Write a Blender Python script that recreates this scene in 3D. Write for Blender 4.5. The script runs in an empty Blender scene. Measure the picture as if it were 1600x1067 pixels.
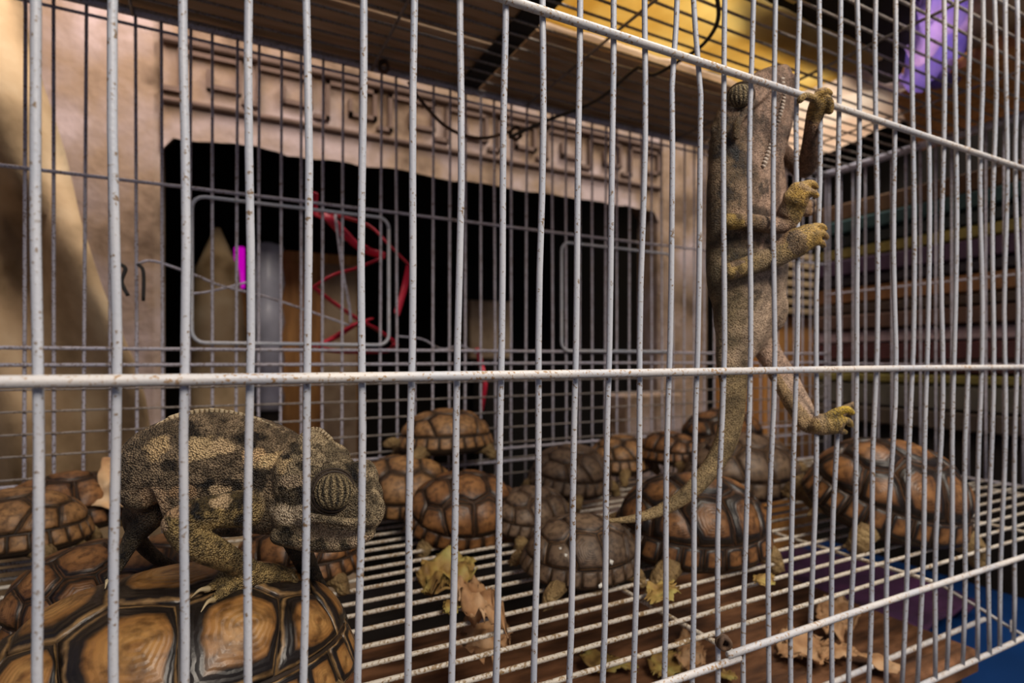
import bpy, bmesh, math, random
import numpy as np
from mathutils import Vector, Matrix, noise
random.seed(7)
S = bpy.context.scene
COL = S.collection
# ------------------------------------------------------------------ camera
F = 888.0            # focal length in pixels of the 1600 px wide frame
HY = 562.0           # row of the horizon
D = 0.2825           # camera to front panel of the cage (m)
CZ = 1.25            # camera height
uL = math.hypot(1715, F)
U = Vector((1715/uL, F/uL, 0)); V = Vector((-F/uL, 1715/uL, 0))
def W(a, b, z):      # cage coordinates (units of D) -> world
    p = U*(a*D) + V*(b*D); return Vector((p.x, p.y, CZ+z*D))
def P(px, py, b):    # a measured direction taken to depth b behind the camera, square to the cage
    t = (px-800)/F
    Y = b/(V.y+V.x*t)
    return Vector((t*Y*D, Y*D, CZ+(HY-py)/F*Y*D))
def PZ(px, py, z):   # the same taken to height z
    Y = z*F/(HY-py); t = (px-800)/F
    return Vector((t*Y*D, Y*D, CZ+z*D))
def ab(p): return (p.dot(U)/D, p.dot(V)/D, (p.z-CZ)/D)
cam = bpy.data.cameras.new('camera'); co = bpy.data.objects.new('camera', cam); COL.objects.link(co)
co.location = (0, 0, CZ); co.rotation_euler = (math.pi/2, 0, 0)
cam.sensor_width = 36; cam.lens = F/1600*36; cam.shift_y = (HY-533.5)/1600
cam.clip_start = 0.02
cam.dof.use_dof = True; cam.dof.focus_distance = 0.335; cam.dof.aperture_fstop = 6.3
S.camera = co
# ------------------------------------------------------------------ world, lamps, exposure
w = bpy.data.worlds.new('world'); S.world = w; w.use_nodes = True
w.node_tree.nodes['Background'].inputs[0].default_value = (0.52, 0.56, 0.80, 1)
w.node_tree.nodes['Background'].inputs[1].default_value = 0.22
def area(name, loc, target, size, power, color):
    l = bpy.data.lights.new(name, 'AREA'); l.size = size; l.energy = power; l.color = color
    o = bpy.data.objects.new(name, l); COL.objects.link(o); o.location = loc
    o.rotation_euler = (Vector(target)-Vector(loc)).to_track_quat('-Z', 'Y').to_euler(); return o
area('street_daylight', (0.75, -0.75, CZ+1.15), W(0.9, 1.3, -0.2), 0.7, 33, (1.0, 0.88, 0.74))
area('sky_over_roof', (0.9, 0.75, CZ+1.9), W(2.4, 1.8, 1.4), 0.9, 62, (1.0, 0.93, 0.82))
area('added_pier_fill', W(-.6, 2.95, 2.7), W(-.6, 4.0, 0.2), 0.3, 3.6, (1.0, 0.84, 0.76))  # unseen fill lamp, added to brighten the left pier and canvas
S.view_settings.view_transform = 'Standard'; S.view_settings.look = 'None'
S.view_settings.gamma = 1; S.view_settings.use_curve_mapping = False
S.view_settings.exposure = 0.0
# ------------------------------------------------------------------ materials
def mat(name, rough=0.6, metal=0.0, spec=0.4):
    m = bpy.data.materials.new(name); m.use_nodes = True
    n = m.node_tree.nodes; b = n['Principled BSDF']
    b.inputs['Roughness'].default_value = rough; b.inputs['Metallic'].default_value = metal
    b.inputs['Specular IOR Level'].default_value = spec
    return m, n, m.node_tree.links, b
def ramp(n, stops, interp='LINEAR'):
    r = n.new('ShaderNodeValToRGB'); r.color_ramp.interpolation = interp; e = r.color_ramp.elements
    while len(e) < len(stops): e.new(0.5)
    for k, (p, c) in enumerate(stops): e[k].position = p; e[k].color = (*c, 1)
    return r
def noise_mat(name, cols, scale=20, rough=0.7, bump=0.2, bscale=None, stretch=(1,1,1), detail=6, metal=0, dist=0.002, lo=.3, hi=.7):
    m, n, l, b = mat(name, rough, metal)
    tc = n.new('ShaderNodeTexCoord'); mp = n.new('ShaderNodeMapping'); mp.inputs['Scale'].default_value = stretch
    l.new(tc.outputs['Object'], mp.inputs['Vector'])
    t = n.new('ShaderNodeTexNoise'); t.inputs['Scale'].default_value = scale; t.inputs['Detail'].default_value = detail
    l.new(mp.outputs[0], t.inputs['Vector'])
    k = len(cols); r = ramp(n, [(lo+(hi-lo)*i/max(1, k-1), c) for i, c in enumerate(cols)])
    l.new(t.outputs[0], r.inputs[0]); l.new(r.outputs[0], b.inputs['Base Color'])
    if bump:
        t2 = n.new('ShaderNodeTexNoise'); t2.inputs['Scale'].default_value = bscale or scale*4; t2.inputs['Detail'].default_value = 5
        l.new(mp.outputs[0], t2.inputs['Vector'])
        bp = n.new('ShaderNodeBump'); bp.inputs['Strength'].default_value = bump; bp.inputs['Distance'].default_value = dist
        l.new(t2.outputs[0], bp.inputs['Height']); l.new(bp.outputs[0], b.inputs['Normal'])
    return m
def wire_mat(name, c1, c2, dirt, amount=.66):
    m, n, l, b = mat(name, 0.45, 0, .5)
    tc = n.new('ShaderNodeTexCoord')
    t = n.new('ShaderNodeTexNoise'); t.inputs['Scale'].default_value = 14; t.inputs['Detail'].default_value = 3
    l.new(tc.outputs['Object'], t.inputs['Vector'])
    r = ramp(n, [(.35, c1), (.65, c2)]); l.new(t.outputs[0], r.inputs[0])
    t2 = n.new('ShaderNodeTexNoise'); t2.inputs['Scale'].default_value = 520; t2.inputs['Detail'].default_value = 4
    l.new(tc.outputs['Object'], t2.inputs['Vector'])
    t3 = n.new('ShaderNodeTexNoise'); t3.inputs['Scale'].default_value = 45; l.new(tc.outputs['Object'], t3.inputs['Vector'])
    ad = n.new('ShaderNodeMath'); ad.operation = 'MULTIPLY_ADD'; ad.inputs[1].default_value = .35
    l.new(t3.outputs[0], ad.inputs[0]); l.new(t2.outputs[0], ad.inputs[2])
    r2 = ramp(n, [(amount+.10, (0, 0, 0)), (amount+.20, (1, 1, 1))]); l.new(ad.outputs[0], r2.inputs[0])
    mx = n.new('ShaderNodeMix'); mx.data_type = 'RGBA'
    l.new(r2.outputs[0], mx.inputs[0]); l.new(r.outputs[0], mx.inputs[6]); mx.inputs[7].default_value = (*dirt, 1)
    l.new(mx.outputs[2], b.inputs['Base Color'])
    bp = n.new('ShaderNodeBump'); bp.inputs['Strength'].default_value = .3; bp.inputs['Distance'].default_value = .0006
    l.new(t2.outputs[0], bp.inputs['Height']); l.new(bp.outputs[0], b.inputs['Normal'])
    return m
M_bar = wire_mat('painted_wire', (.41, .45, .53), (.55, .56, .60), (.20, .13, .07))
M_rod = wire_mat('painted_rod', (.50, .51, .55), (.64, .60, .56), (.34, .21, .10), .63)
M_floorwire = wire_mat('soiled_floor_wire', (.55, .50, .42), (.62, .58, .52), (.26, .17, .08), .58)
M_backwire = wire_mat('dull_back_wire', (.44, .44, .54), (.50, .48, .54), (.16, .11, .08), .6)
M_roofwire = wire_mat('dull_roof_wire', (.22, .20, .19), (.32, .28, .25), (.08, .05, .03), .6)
M_plaster = noise_mat('stained_plaster', [(.10, .06, .035), (.22, .145, .095), (.25, .18, .15), (.34, .26, .25)], 8, .85, .7, 30, dist=.006, lo=.36, hi=.64)
M_plaster2 = noise_mat('plaster_relief', [(.06, .033, .022), (.14, .088, .068)], 12, .85, .3, 60)
M_canvas = noise_mat('tan_canvas', [(.13, .08, .035), (.36, .25, .14), (.48, .37, .24)], 9, .9, .4, 90)
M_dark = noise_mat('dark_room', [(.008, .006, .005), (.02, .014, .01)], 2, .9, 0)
M_black = noise_mat('black_steel', [(.012, .012, .013), (.03, .028, .026)], 30, .6, .1)
M_board = noise_mat('brown_board', [(.30, .19, .11), (.55, .39, .25), (.66, .50, .34)], 9, .75, .4, 60, (1, 7, 1))
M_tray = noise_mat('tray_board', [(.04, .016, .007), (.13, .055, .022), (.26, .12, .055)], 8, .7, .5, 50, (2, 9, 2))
M_rope = noise_mat('dark_cable', [(.02, .015, .012), (.06, .045, .03)], 60, .6, .2)
M_rust = noise_mat('rusty_wire', [(.05, .03, .02), (.14, .08, .045)], 80, .8, .3)
M_red = noise_mat('red_plastic', [(.42, .01, .03), (.62, .02, .06)], 20, .4, 0)
M_orange = noise_mat('orange_wood', [(.32, .13, .03), (.72, .34, .10)], 6, .6, .1, 30, (8, 8, 1))
M_blue = noise_mat('blue_plastic', [(.002, .022, .09), (.004, .036, .15)], 5, .4, 0)
M_purple = noise_mat('purple_cloth', [(.022, .006, .03), (.06, .015, .06)], 12, .9, .3, 60)
M_paper = noise_mat('crumpled_tan_paper', [(.42, .20, .09), (.72, .48, .26), (.82, .64, .42)], 22, .8, .4, 80)
M_ground = noise_mat('street_ground', [(.06, .05, .045), (.14, .12, .10)], 5, .9, .3)
M_leaf = noise_mat('wilted_lettuce', [(.13, .06, .02), (.34, .22, .06), (.40, .36, .11)], 45, .6, .8, 160, dist=.001)
M_leafdry = noise_mat('dried_leaf', [(.22, .10, .04), (.44, .25, .12), (.55, .37, .22)], 40, .7, .7, 150, dist=.001)
M_white = noise_mat('pale_plastic', [(.42, .42, .52), (.70, .70, .82)], 14, .3, .1)
M_claw = noise_mat('horn_claw', [(.32, .24, .12), (.55, .45, .28)], 90, .35, 0)
def sheet_mat(name, c1, c2, sc=7):
    m = noise_mat(name, [c1, c2], sc, .7, .3, 50)
    n = m.node_tree.nodes; l = m.node_tree.links; b = n['Principled BSDF']
    tr = n.new('ShaderNodeBsdfTranslucent'); mx = n.new('ShaderNodeMixShader'); mx.inputs[0].default_value = .7
    l.new(b.inputs['Base Color'].links[0].from_socket, tr.inputs[0])
    out = n['Material Output']; l.new(b.outputs[0], mx.inputs[1]); l.new(tr.outputs[0], mx.inputs[2]); l.new(mx.outputs[0], out.inputs[0])
    return m
M_yellow = sheet_mat('yellow_tarp', (.62, .42, .13), (.93, .80, .46))
M_pink = sheet_mat('pale_cloth', (.78, .62, .50), (.95, .88, .80), 5)
M_violet = sheet_mat('violet_plastic', (.30, .26, .70), (.80, .62, .85), 14)
def sign_mat():
    m, n, l, b = mat('magenta_sign', .4); b.inputs['Base Color'].default_value = (.5, .0, .5, 1)
    b.inputs['Emission Color'].default_value = (.80, .0, .66, 1); b.inputs['Emission Strength'].default_value = .6; return m
M_sign = sign_mat()
def scute_mat(name, centre, mid, edge, pale, b0=.60, gloss=.35):
    m, n, l, b = mat(name, gloss, 0, .5)
    at = n.new('ShaderNodeAttribute'); at.attribute_name = 'ring'
    tc = n.new('ShaderNodeTexCoord')
    t = n.new('ShaderNodeTexNoise'); t.inputs['Scale'].default_value = 9; t.inputs['Detail'].default_value = 5
    l.new(tc.outputs['Object'], t.inputs['Vector'])
    ad = n.new('ShaderNodeMath'); ad.operation = 'MULTIPLY_ADD'; ad.inputs[1].default_value = .30; ad.use_clamp = True
    l.new(t.outputs[0], ad.inputs[0])
    sb = n.new('ShaderNodeMath'); sb.operation = 'SUBTRACT'; sb.inputs[1].default_value = .15
    l.new(at.outputs['Fac'], sb.inputs[0]); l.new(sb.outputs[0], ad.inputs[2])
    r = ramp(n, [(.0, mid), (.16, centre), (b0-.08, mid), (b0+.03, edge), (.90, edge), (.955, pale), (1.0, edge)])
    l.new(ad.outputs[0], r.inputs[0])
    # blotches of dark pigment
    t2 = n.new('ShaderNodeTexNoise'); t2.inputs['Scale'].default_value = 22; t2.inputs['Detail'].default_value = 7
    l.new(tc.outputs['Object'], t2.inputs['Vector'])
    r2 = ramp(n, [(.30, (.25, .22, .2)), (.56, (1, 1, 1))]); l.new(t2.outputs[0], r2.inputs[0])
    mx = n.new('ShaderNodeMix'); mx.data_type = 'RGBA'; mx.blend_type = 'MULTIPLY'; mx.inputs[0].default_value = 1
    l.new(r.outputs[0], mx.inputs[6]); l.new(r2.outputs[0], mx.inputs[7]); l.new(mx.outputs[2], b.inputs['Base Color'])
    # growth rings
    sn = n.new('ShaderNodeMath'); sn.operation = 'MULTIPLY'; sn.inputs[1].default_value = 55
    l.new(at.outputs['Fac'], sn.inputs[0])
    s2 = n.new('ShaderNodeMath'); s2.operation = 'SINE'
    a3 = n.new('ShaderNodeMath'); a3.operation = 'MULTIPLY_ADD'; a3.inputs[1].default_value = 9
    l.new(t2.outputs[0], a3.inputs[0]); l.new(sn.outputs[0], a3.inputs[2]); l.new(a3.outputs[0], s2.inputs[0])
    bp = n.new('ShaderNodeBump'); bp.inputs['Strength'].default_value = .12; bp.inputs['Distance'].default_value = .003
    l.new(s2.outputs[0], bp.inputs['Height']); l.new(bp.outputs[0], b.inputs['Normal'])
    return m
SC = {'amber': scute_mat('scute_amber', (.44, .235, .075), (.30, .14, .04), (.014, .010, .008), (.30, .18, .075), .68, .36),
      'brown': scute_mat('scute_brown', (.31, .145, .05), (.17, .072, .022), (.018, .011, .007), (.13, .06, .025), .82, .45),
      'banded': scute_mat('scute_banded', (.31, .145, .05), (.17, .072, .022), (.018, .011, .007), (.13, .06, .025), .68, .40),
      'tan': scute_mat('scute_tan', (.38, .205, .08), (.22, .11, .04), (.03, .02, .012), (.13, .07, .03), .88, .5),
      'grey': scute_mat('scute_grey', (.21, .14, .085), (.13, .083, .052), (.03, .02, .014), (.20, .11, .05), .86, .5)}
M_seam = noise_mat('shell_seam', [(.015, .010, .006), (.05, .03, .018)], 12, .6, .2)
M_tskin = noise_mat('tortoise_skin', [(.10, .06, .025), (.26, .17, .07), (.36, .25, .11)], 8, .7, .8, 34, dist=.01)
M_eye = noise_mat('dark_eye', [(.01, .008, .006), (.02, .015, .01)], 10, .15, 0)
def skin_mat(name, scale, dist, dark):
    m, n, l, b = mat(name, .55, 0, .45)
    at = n.new('ShaderNodeAttribute'); at.attribute_name = 'tint'
    tc = n.new('ShaderNodeTexCoord')
    vo = n.new('ShaderNodeTexVoronoi'); vo.inputs['Scale'].default_value = scale; l.new(tc.outputs['Object'], vo.inputs['Vector'])
    r = ramp(n, [(.10, (1.35, 1.35, 1.35)), (.75, dark)]); l.new(vo.outputs['Distance'], r.inputs[0])
    mx = n.new('ShaderNodeMix'); mx.data_type = 'RGBA'; mx.blend_type = 'MULTIPLY'; mx.inputs[0].default_value = 1
    l.new(at.outputs['Color'], mx.inputs[6]); l.new(r.outputs[0], mx.inputs[7]); l.new(mx.outputs[2], b.inputs['Base Color'])
    t = n.new('ShaderNodeTexNoise'); t.inputs['Scale'].default_value = scale*.16; t.inputs['Detail'].default_value = 6
    l.new(tc.outputs['Object'], t.inputs['Vector'])
    inv = n.new('ShaderNodeMath'); inv.operation = 'SUBTRACT'; l.new(t.outputs[0], inv.inputs[0]); l.new(vo.outputs['Distance'], inv.inputs[1])
    bp = n.new('ShaderNodeBump'); bp.inputs['Strength'].default_value = .9; bp.inputs['Distance'].default_value = dist
    l.new(inv.outputs[0], bp.inputs['Height']); l.new(bp.outputs[0], b.inputs['Normal'])
    return m
M_cham = skin_mat('granular_scaly_skin', 1000, .0018, (.34, .31, .28))
M_cham2 = skin_mat('fine_scaly_skin', 1050, .0010, (.36, .32, .29))
# ------------------------------------------------------------------ helpers
def link(name, me, m=None, parent=None, smooth=True):
    o = bpy.data.objects.new(name, me); COL.objects.link(o)
    if m and not me.materials: me.materials.append(m)
    if smooth and len(me.polygons): me.polygons.foreach_set('use_smooth', [True]*len(me.polygons))
    if parent: o.parent = parent
    return o
def mesh(name, verts, faces):
    me = bpy.data.meshes.new(name); me.from_pydata([tuple(v) for v in verts], [], faces); me.update(); return me
def tag(o, label, cat, group=None, kind=None):
    o['label'] = label; o['category'] = cat
    if group: o['group'] = group
    if kind: o['kind'] = kind
    return o
def struct(o): o['kind'] = 'structure'; return o
def empty(name, loc, label, cat, group=None, rot=None):
    o = bpy.data.objects.new(name, None); COL.objects.link(o); o.location = loc; o.empty_display_size = .02
    if rot: o.rotation_euler = rot
    tag(o, label, cat, group); return o
def cr(pts, n):      # Catmull-Rom through tuples of numbers
    A = [np.array(p, float) for p in pts]; A = [2*A[0]-A[1]]+A+[2*A[-1]-A[-2]]; out = []
    for i in range(1, len(A)-2):
        for k in range(n):
            t = k/n; p0, p1, p2, p3 = A[i-1:i+3]
            out.append(.5*((2*p1)+(-p0+p2)*t+(2*p0-5*p1+4*p2-p3)*t*t+(-p0+3*p1-3*p2+p3)*t**3))
    out.append(A[-2]); return out
def tube_vf(pts, rad, seg=8, side=None, rad2=None, cap=True):
    """swept tube; rad along side x tangent, rad2 along side"""
    pts = [Vector(p) for p in pts]; n = len(pts)
    if not hasattr(rad, '__len__'): rad = [rad]*n
    if rad2 is None: rad2 = rad
    vs = []; fs = []
    prev = None
    rows = []
    T = []
    for i in range(n):
        t = pts[min(i+1, n-1)]-pts[max(i-1, 0)]
        T.append(t.normalized() if t.length > 1e-9 else Vector((0, 0, 1)))
    def row(c, t, r1, r2):
        nonlocal prev
        if side is not None: s = Vector(side)
        elif prev is not None: s = prev
        else: s = Vector((0, 0, 1)) if abs(t.z) < .9 else Vector((1, 0, 0))
        s = (s-t*s.dot(t))
        s = s.normalized() if s.length > 1e-6 else t.orthogonal().normalized()
        if side is None: prev = s
        q = t.cross(s)
        k0 = len(vs)
        for k in range(seg):
            a = 2*math.pi*k/seg
            vs.append(c+q*(r1*math.cos(a))+s*(r2*math.sin(a)))
        rows.append(k0)
    if cap:
        for f_ in (.97, .75, .4):   # rounded start
            r = math.sqrt(1-f_*f_); row(pts[0]-T[0]*(min(rad[0], rad2[0])*f_), T[0], rad[0]*r, rad2[0]*r)
    for i in range(n): row(pts[i], T[i], rad[i], rad2[i])
    if cap:
        for f_ in (.4, .75, .97):
            r = math.sqrt(1-f_*f_); row(pts[-1]+T[-1]*(min(rad[-1], rad2[-1])*f_), T[-1], rad[-1]*r, rad2[-1]*r)
    for a, b in zip(rows, rows[1:]):
        for k in range(seg):
            fs.append((a+k, a+(k+1) % seg, b+(k+1) % seg, b+k))
    fs.append(tuple(rows[0]+k for k in reversed(range(seg)))); fs.append(tuple(rows[-1]+k for k in range(seg)))
    return vs, fs
def tube(name, pts, r, m, parent=None, seg=8, origin=None):
    vs, fs = tube_vf(pts, r, seg, cap=False)
    o0 = Vector(pts[0]) if origin is None else Vector(origin)
    if parent is not None and parent.type == 'EMPTY': o0 = Vector(pts[0])
    me = mesh(name, [v-o0 for v in vs], fs)
    o = link(name, me, m, parent)
    o.location = o0-(parent.location if parent else Vector((0, 0, 0)))
    return o
def box_vf(a0, a1, b0, b1, z0, z1):
    vs = [W(a, b, z) for a in (a0, a1) for b in (b0, b1) for z in (z0, z1)]
    fs = [(0, 1, 3, 2), (4, 6, 7, 5), (0, 4, 5, 1), (2, 3, 7, 6), (0, 2, 6, 4), (1, 5, 7, 3)]
    return vs, fs
def box(name, a0, a1, b0, b1, z0, z1, m, parent=None, bev=.002):
    """box square to the cage, origin at its base centre, own axes along the cage"""
    c = W((a0+a1)/2, (b0+b1)/2, z0)
    R = Matrix((U, V, Vector((0, 0, 1))))
    vs, fs = box_vf(a0, a1, b0, b1, z0, z1)
    me = mesh(name, [R@(v-c) for v in vs], fs)
    bm = bmesh.new(); bm.from_mesh(me); bmesh.ops.recalc_face_normals(bm, faces=bm.faces)
    if bev: bmesh.ops.bevel(bm, geom=list(bm.edges), offset=bev, segments=1, affect='EDGES')
    bm.to_mesh(me); bm.free()
    o = link(name, me, m, None, smooth=False)
    Mw = Matrix.Translation(c) @ Matrix.Rotation(math.atan2(U.y, U.x), 4, 'Z')
    if parent:
        o.parent = parent; Mp = Matrix.LocRotScale(parent.location, parent.rotation_euler, parent.scale)
        Mw = Mp.inverted() @ Mw
    o.location = Mw.to_translation(); o.rotation_euler = Mw.to_euler()
    return o
def sheet(name, corners, m, nx=24, ny=24, amp=.01, freq=8, thick=.003, parent=None, jag=0, fold=0, seed=0):
    """crumpled sheet over four world corners (c00,c10,c11,c01)"""
    c00, c10, c11, c01 = [Vector(c) for c in corners]
    nrm = (c10-c00).cross(c01-c00).normalized(); o0 = (c00+c10+c11+c01)/4
    vs = []
    for j in range(ny+1):
        for i in range(nx+1):
            s, t = i/nx, j/ny
            if jag:
                ex = jag*noise.noise(Vector((t*7+seed, 3.3, seed)))+jag*.6*noise.noise(Vector((t*19+seed, 5.3, seed)))
                ey = jag*noise.noise(Vector((s*7+seed, 9.1, seed)))+jag*.6*noise.noise(Vector((s*19+seed, 2.1, seed)))
                wdt = math.sin(math.pi*min(max(t, .03), .97))**.5
                s2 = .5+(s-.5)*(wdt)+ex*(s-.5)*2; t2 = t+ey*(t-.5)*2
            else: s2, t2 = s, t
            p = c00*(1-s2)*(1-t2)+c10*s2*(1-t2)+c11*s2*t2+c01*(1-s2)*t2
            q = p*freq+Vector((seed*3.1, 0, 0))
            d = noise.noise(q)+.5*noise.noise(q*2.3)+.25*noise.noise(q*5)
            if fold: d += fold*math.sin(s*19+2*noise.noise(Vector((t*2, seed, 0)))*2)
            vs.append(p+nrm*(amp*d)-o0)
    fs = [(j*(nx+1)+i, j*(nx+1)+i+1, (j+1)*(nx+1)+i+1, (j+1)*(nx+1)+i) for j in range(ny) for i in range(nx)]
    me = mesh(name, vs, fs); o = link(name, me, m)
    if parent: o.parent = parent; o.location = o0-parent.location
    else: o.location = o0
    md = o.modifiers.new('thickness', 'SOLIDIFY'); md.thickness = thick
    return o
# ------------------------------------------------------------------ cage
B, H, R_, ZF, ZL, LEFT = 2.71, 1.39, 4.06, -.72, -1.03, -1.2
SP = .0885
cage = empty('wire_cage', W(1.4, 1.85, ZL), 'large off-white wire cage of bars holding tortoises and chameleons', 'cage')
R1, R2 = .00185, .0026
top = [53,177,287,389,480,567,646.5,720.5,789,848,905,958,1008,1060,1084,1133,1175,1211,1248,1281,1312,1341,1369,1398,1427,1451.6,1475,1495,1515,1534.5,1555,1572.5,1588]
mid = [59.6,181,290,391,482,566,644,716,784,843.6,900.6,952.7,1001.6,1046.8,1090.4,1129.5,1171,1208,1243.6,1277,1309,1340,1370,1398,1427,1450,1471.6,1492,1512.6,1532.6,1551,1571,1589]
bot = [(60,1060),(178,1060),(287,1060),(386,1060),(474,1060),(560,1060),(635,1060),(705.6,1060),(773.5,1060),(833.6,1060),(888,1060),(940,1060),(990,1050),(1036,1040),(1080.6,987),(1121,987),(1163,987),(1200.6,987),(1235,987),(1267,975),(1300,960),(1330,950),(1359,940),(1386,930),(1414,910),(1439,900),(1463,890),(1484,885),(1506,880),(1527,870),(1546,865),(1565,862),(1584,860)]
def front_bar(az, zlo):
    """az: list of (z, a)"""
    az = sorted(az); zs = [q[0] for q in az]; as_ = [q[1] for q in az]
    pts = []; ph = random.random()*9
    zz = list(np.linspace(zlo, H, 17))
    if zs[0] > -.05 : pass
    for z in zz:
        if z <= zs[0]: a = as_[0]+(z-zs[0])*(as_[1]-as_[0])/(zs[1]-zs[0])*.6
        elif z >= zs[-1]: a = as_[-1]+(z-zs[-1])*(as_[-1]-as_[-2])/(zs[-1]-zs[-2])*.4
        else: a = float(np.interp(z, zs, as_))
        a += .0018*math.sin(z*9+ph)
        b = 1.0+.004*math.sin(z*6+ph*2)
        pts.append(W(a, b, z))
    return tube('bar', pts, R1, M_bar, cage)
for i in range(len(top)):
    pts = []
    for (x, y) in ((top[i], 2), (mid[i], 578), bot[i]):
        a, b, z = ab(P(x, y, 1.0)); pts.append((z, a))
    if i in (13, 14):   # two bars bent apart above the upper rod
        x2, y2 = (1049, 125) if i == 13 else (1094, 150)
        a, b, z = ab(P(x2, y2, 1.0)); pts.append((z, a))
        a, b, z = ab(P((1050, 1093)[i-13], 200, 1.0)); pts.append((z, a))
    amid = pts[1][1]
    front_bar(pts, ZL if amid < 2.62 else ZF-.01)
a_last = ab(P(1589, 578, 1.0))[0]
k = 1
while a_last+k*SP < R_: front_bar([(-.7, a_last+k*SP), (0, a_last+k*SP), (.9, a_last+k*SP)], ZF-.01); k += 1
for k in range(1, 12): front_bar([(-.7, -.2217-k*SP), (0, -.2217-k*SP), (.9, -.2217-k*SP)], ZL)
def rod(a0, b0, z0, a1, b1, z1, r, m, name='rod', n=14, wob=.0015):
    ph = random.random()*9
    pts = []
    for i in range(n+1):
        t = i/n
        pts.append(W(a0+(a1-a0)*t, b0+(b1-b0)*t, z0+(z1-z0)*t+wob*math.sin(t*11+ph)))
    return tube(name, pts, r, m, cage)
FB = 1-.016
rod(LEFT, FB, -.030, R_, FB, -.026, R2, M_rod, n=40)
rod(LEFT, FB, .699, R_, FB, .699, R2, M_rod, n=40)
rod(LEFT, FB, ZF-.012, 1.14, FB, ZF-.012, R2, M_rod, n=20)      # lower front rod in two lengths, spliced
rod(1.10, FB, ZF+.004, R_, FB, ZF, R2, M_rod, n=20)
rod(LEFT, 1, H, R_, 1, H, R2, M_rod)
rod(LEFT, 1.14, ZL, 2.70, 1.14, ZL, R2, M_rod)
rod(1.2, 1.0, ZL, 2.72, 1.0, ZL, R2, M_rod)
rod(2.66, .99, ZL, 2.94, 1.41, ZL, R1, M_rod)
rod(2.62, 1.02, ZL+.02, 2.72, 1.06, ZL+.02, R1, M_rod)
# floor grid
b = 1.0885
while b < B:
    rod(LEFT, b, ZF+.003*random.uniform(-1, 1), R_, b+.004*random.uniform(-1, 1), ZF, R1, M_floorwire, 'floor_wire', 20, .002); b += SP
for a in (-.9, -.05, 1.15, 2.1, 3.05, 3.9): rod(a, 1, ZF-.015, a, B, ZF-.015, R1*1.1, M_floorwire, 'floor_crossbar')
# roof grid
b = 1.0885
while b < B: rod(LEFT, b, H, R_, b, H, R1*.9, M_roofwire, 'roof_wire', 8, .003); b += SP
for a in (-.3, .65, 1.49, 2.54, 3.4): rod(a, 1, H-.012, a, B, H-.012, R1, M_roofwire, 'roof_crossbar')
# back panel
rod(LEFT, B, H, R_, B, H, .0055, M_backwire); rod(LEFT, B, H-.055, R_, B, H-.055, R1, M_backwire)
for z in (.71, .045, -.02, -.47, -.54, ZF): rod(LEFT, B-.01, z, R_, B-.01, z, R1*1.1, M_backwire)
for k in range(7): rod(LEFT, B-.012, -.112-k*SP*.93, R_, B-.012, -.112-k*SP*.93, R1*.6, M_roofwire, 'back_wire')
a = -.551-7*SP
while a < R_:
    j = .012*random.uniform(-1, 1)
    rod(a, B, ZF, a+j, B, H, R1*.95, M_backwire, 'back_bar', 6, 0); a += SP
def bx(px): return ab(P(px, 500, B))[0]
def door_frame(x0, x1, z0, z1):
    a0, a1 = bx(x0), bx(x1); r = .05
    c = []
    for (ca, cz, s) in ((a1-r, z1-r, 0), (a0+r, z1-r, 90), (a0+r, z0+r, 180), (a1-r, z0+r, 270)):
        for k in range(5):
            t = math.radians(s+k*22.5); c.append(W(ca+r*math.cos(t), B-.03, cz+r*math.sin(t)))
    c.append(c[0]); return tube('door_frame', c, .0022, M_bar, cage)
door_frame(300, 605, .07, .675); door_frame(873, 1045, .05, .655)
# right end panel
for z in (H, .49, -.03, ZF): rod(R_, 1, z, R_, B, z, {H: .0075, ZF: R2}.get(z, R1), M_backwire)
b = 1.0885
while b < B: rod(R_, b, ZF, R_, b, H, R1*.95, M_backwire, 'end_bar', 6, 0); b += SP
rod(R_, B, ZF, R_, B, H, R2, M_backwire, 'corner_post'); rod(R_, 1, ZF, R_, 1, H, R2, M_rod, 'corner_post')
for b in (1, B):
    rod(R_-.01, b, ZF, R_-.01, b, ZL, R2, M_rod, 'corner_post')
# ------------------------------------------------------------------ setting behind and around
BW = 4.0
wall = empty('wall_back', W(1.6, BW, -4.4), '', ''); del wall['label']; del wall['category']; struct(wall)
struct(box('left_pier', -7, -.305, BW, BW+.35, -4.42, 3.2, M_plaster, wall, .01))
struct(box('right_pier', 3.60, 4.22, BW, BW+.35, -4.42, 3.2, M_plaster, wall, .01))
def lintel():
    vs = []; fs = []; n = 60
    for i in range(n+1):
        a = -.305+(3.6+.305)*i/n
        zb = 1.36+.03*noise.noise(Vector((a*3, 0, 0)))+.015*noise.noise(Vector((a*11, 4, 0)))+(.10 if i in (0, n) else 0)*-1
        for (b, z) in ((BW+.01, zb), (BW+.01, 3.2), (BW+.35, 3.2), (BW+.35, zb+.12)): vs.append(W(a, b, z))
    for i in range(n):
        for k in range(4): p, q = i*4+k, i*4+(k+1) % 4; fs.append((p, q, q+4, p+4))
    fs += [(0, 3, 2, 1), (n*4, n*4+1, n*4+2, n*4+3)]
    me = mesh('lintel', vs, fs)
    me.transform(Matrix.Translation(-wall.location)); return link('lintel', me, M_plaster, wall, False)
lintel()
box('ledge', -.3, 3.6, BW-.035, BW+.02, 1.545, 1.58, M_plaster2, wall, .003)
box('ledge', -.3, 3.6, BW-.05, BW+.02, 1.90, 1.95, M_plaster2, wall, .003)
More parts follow.
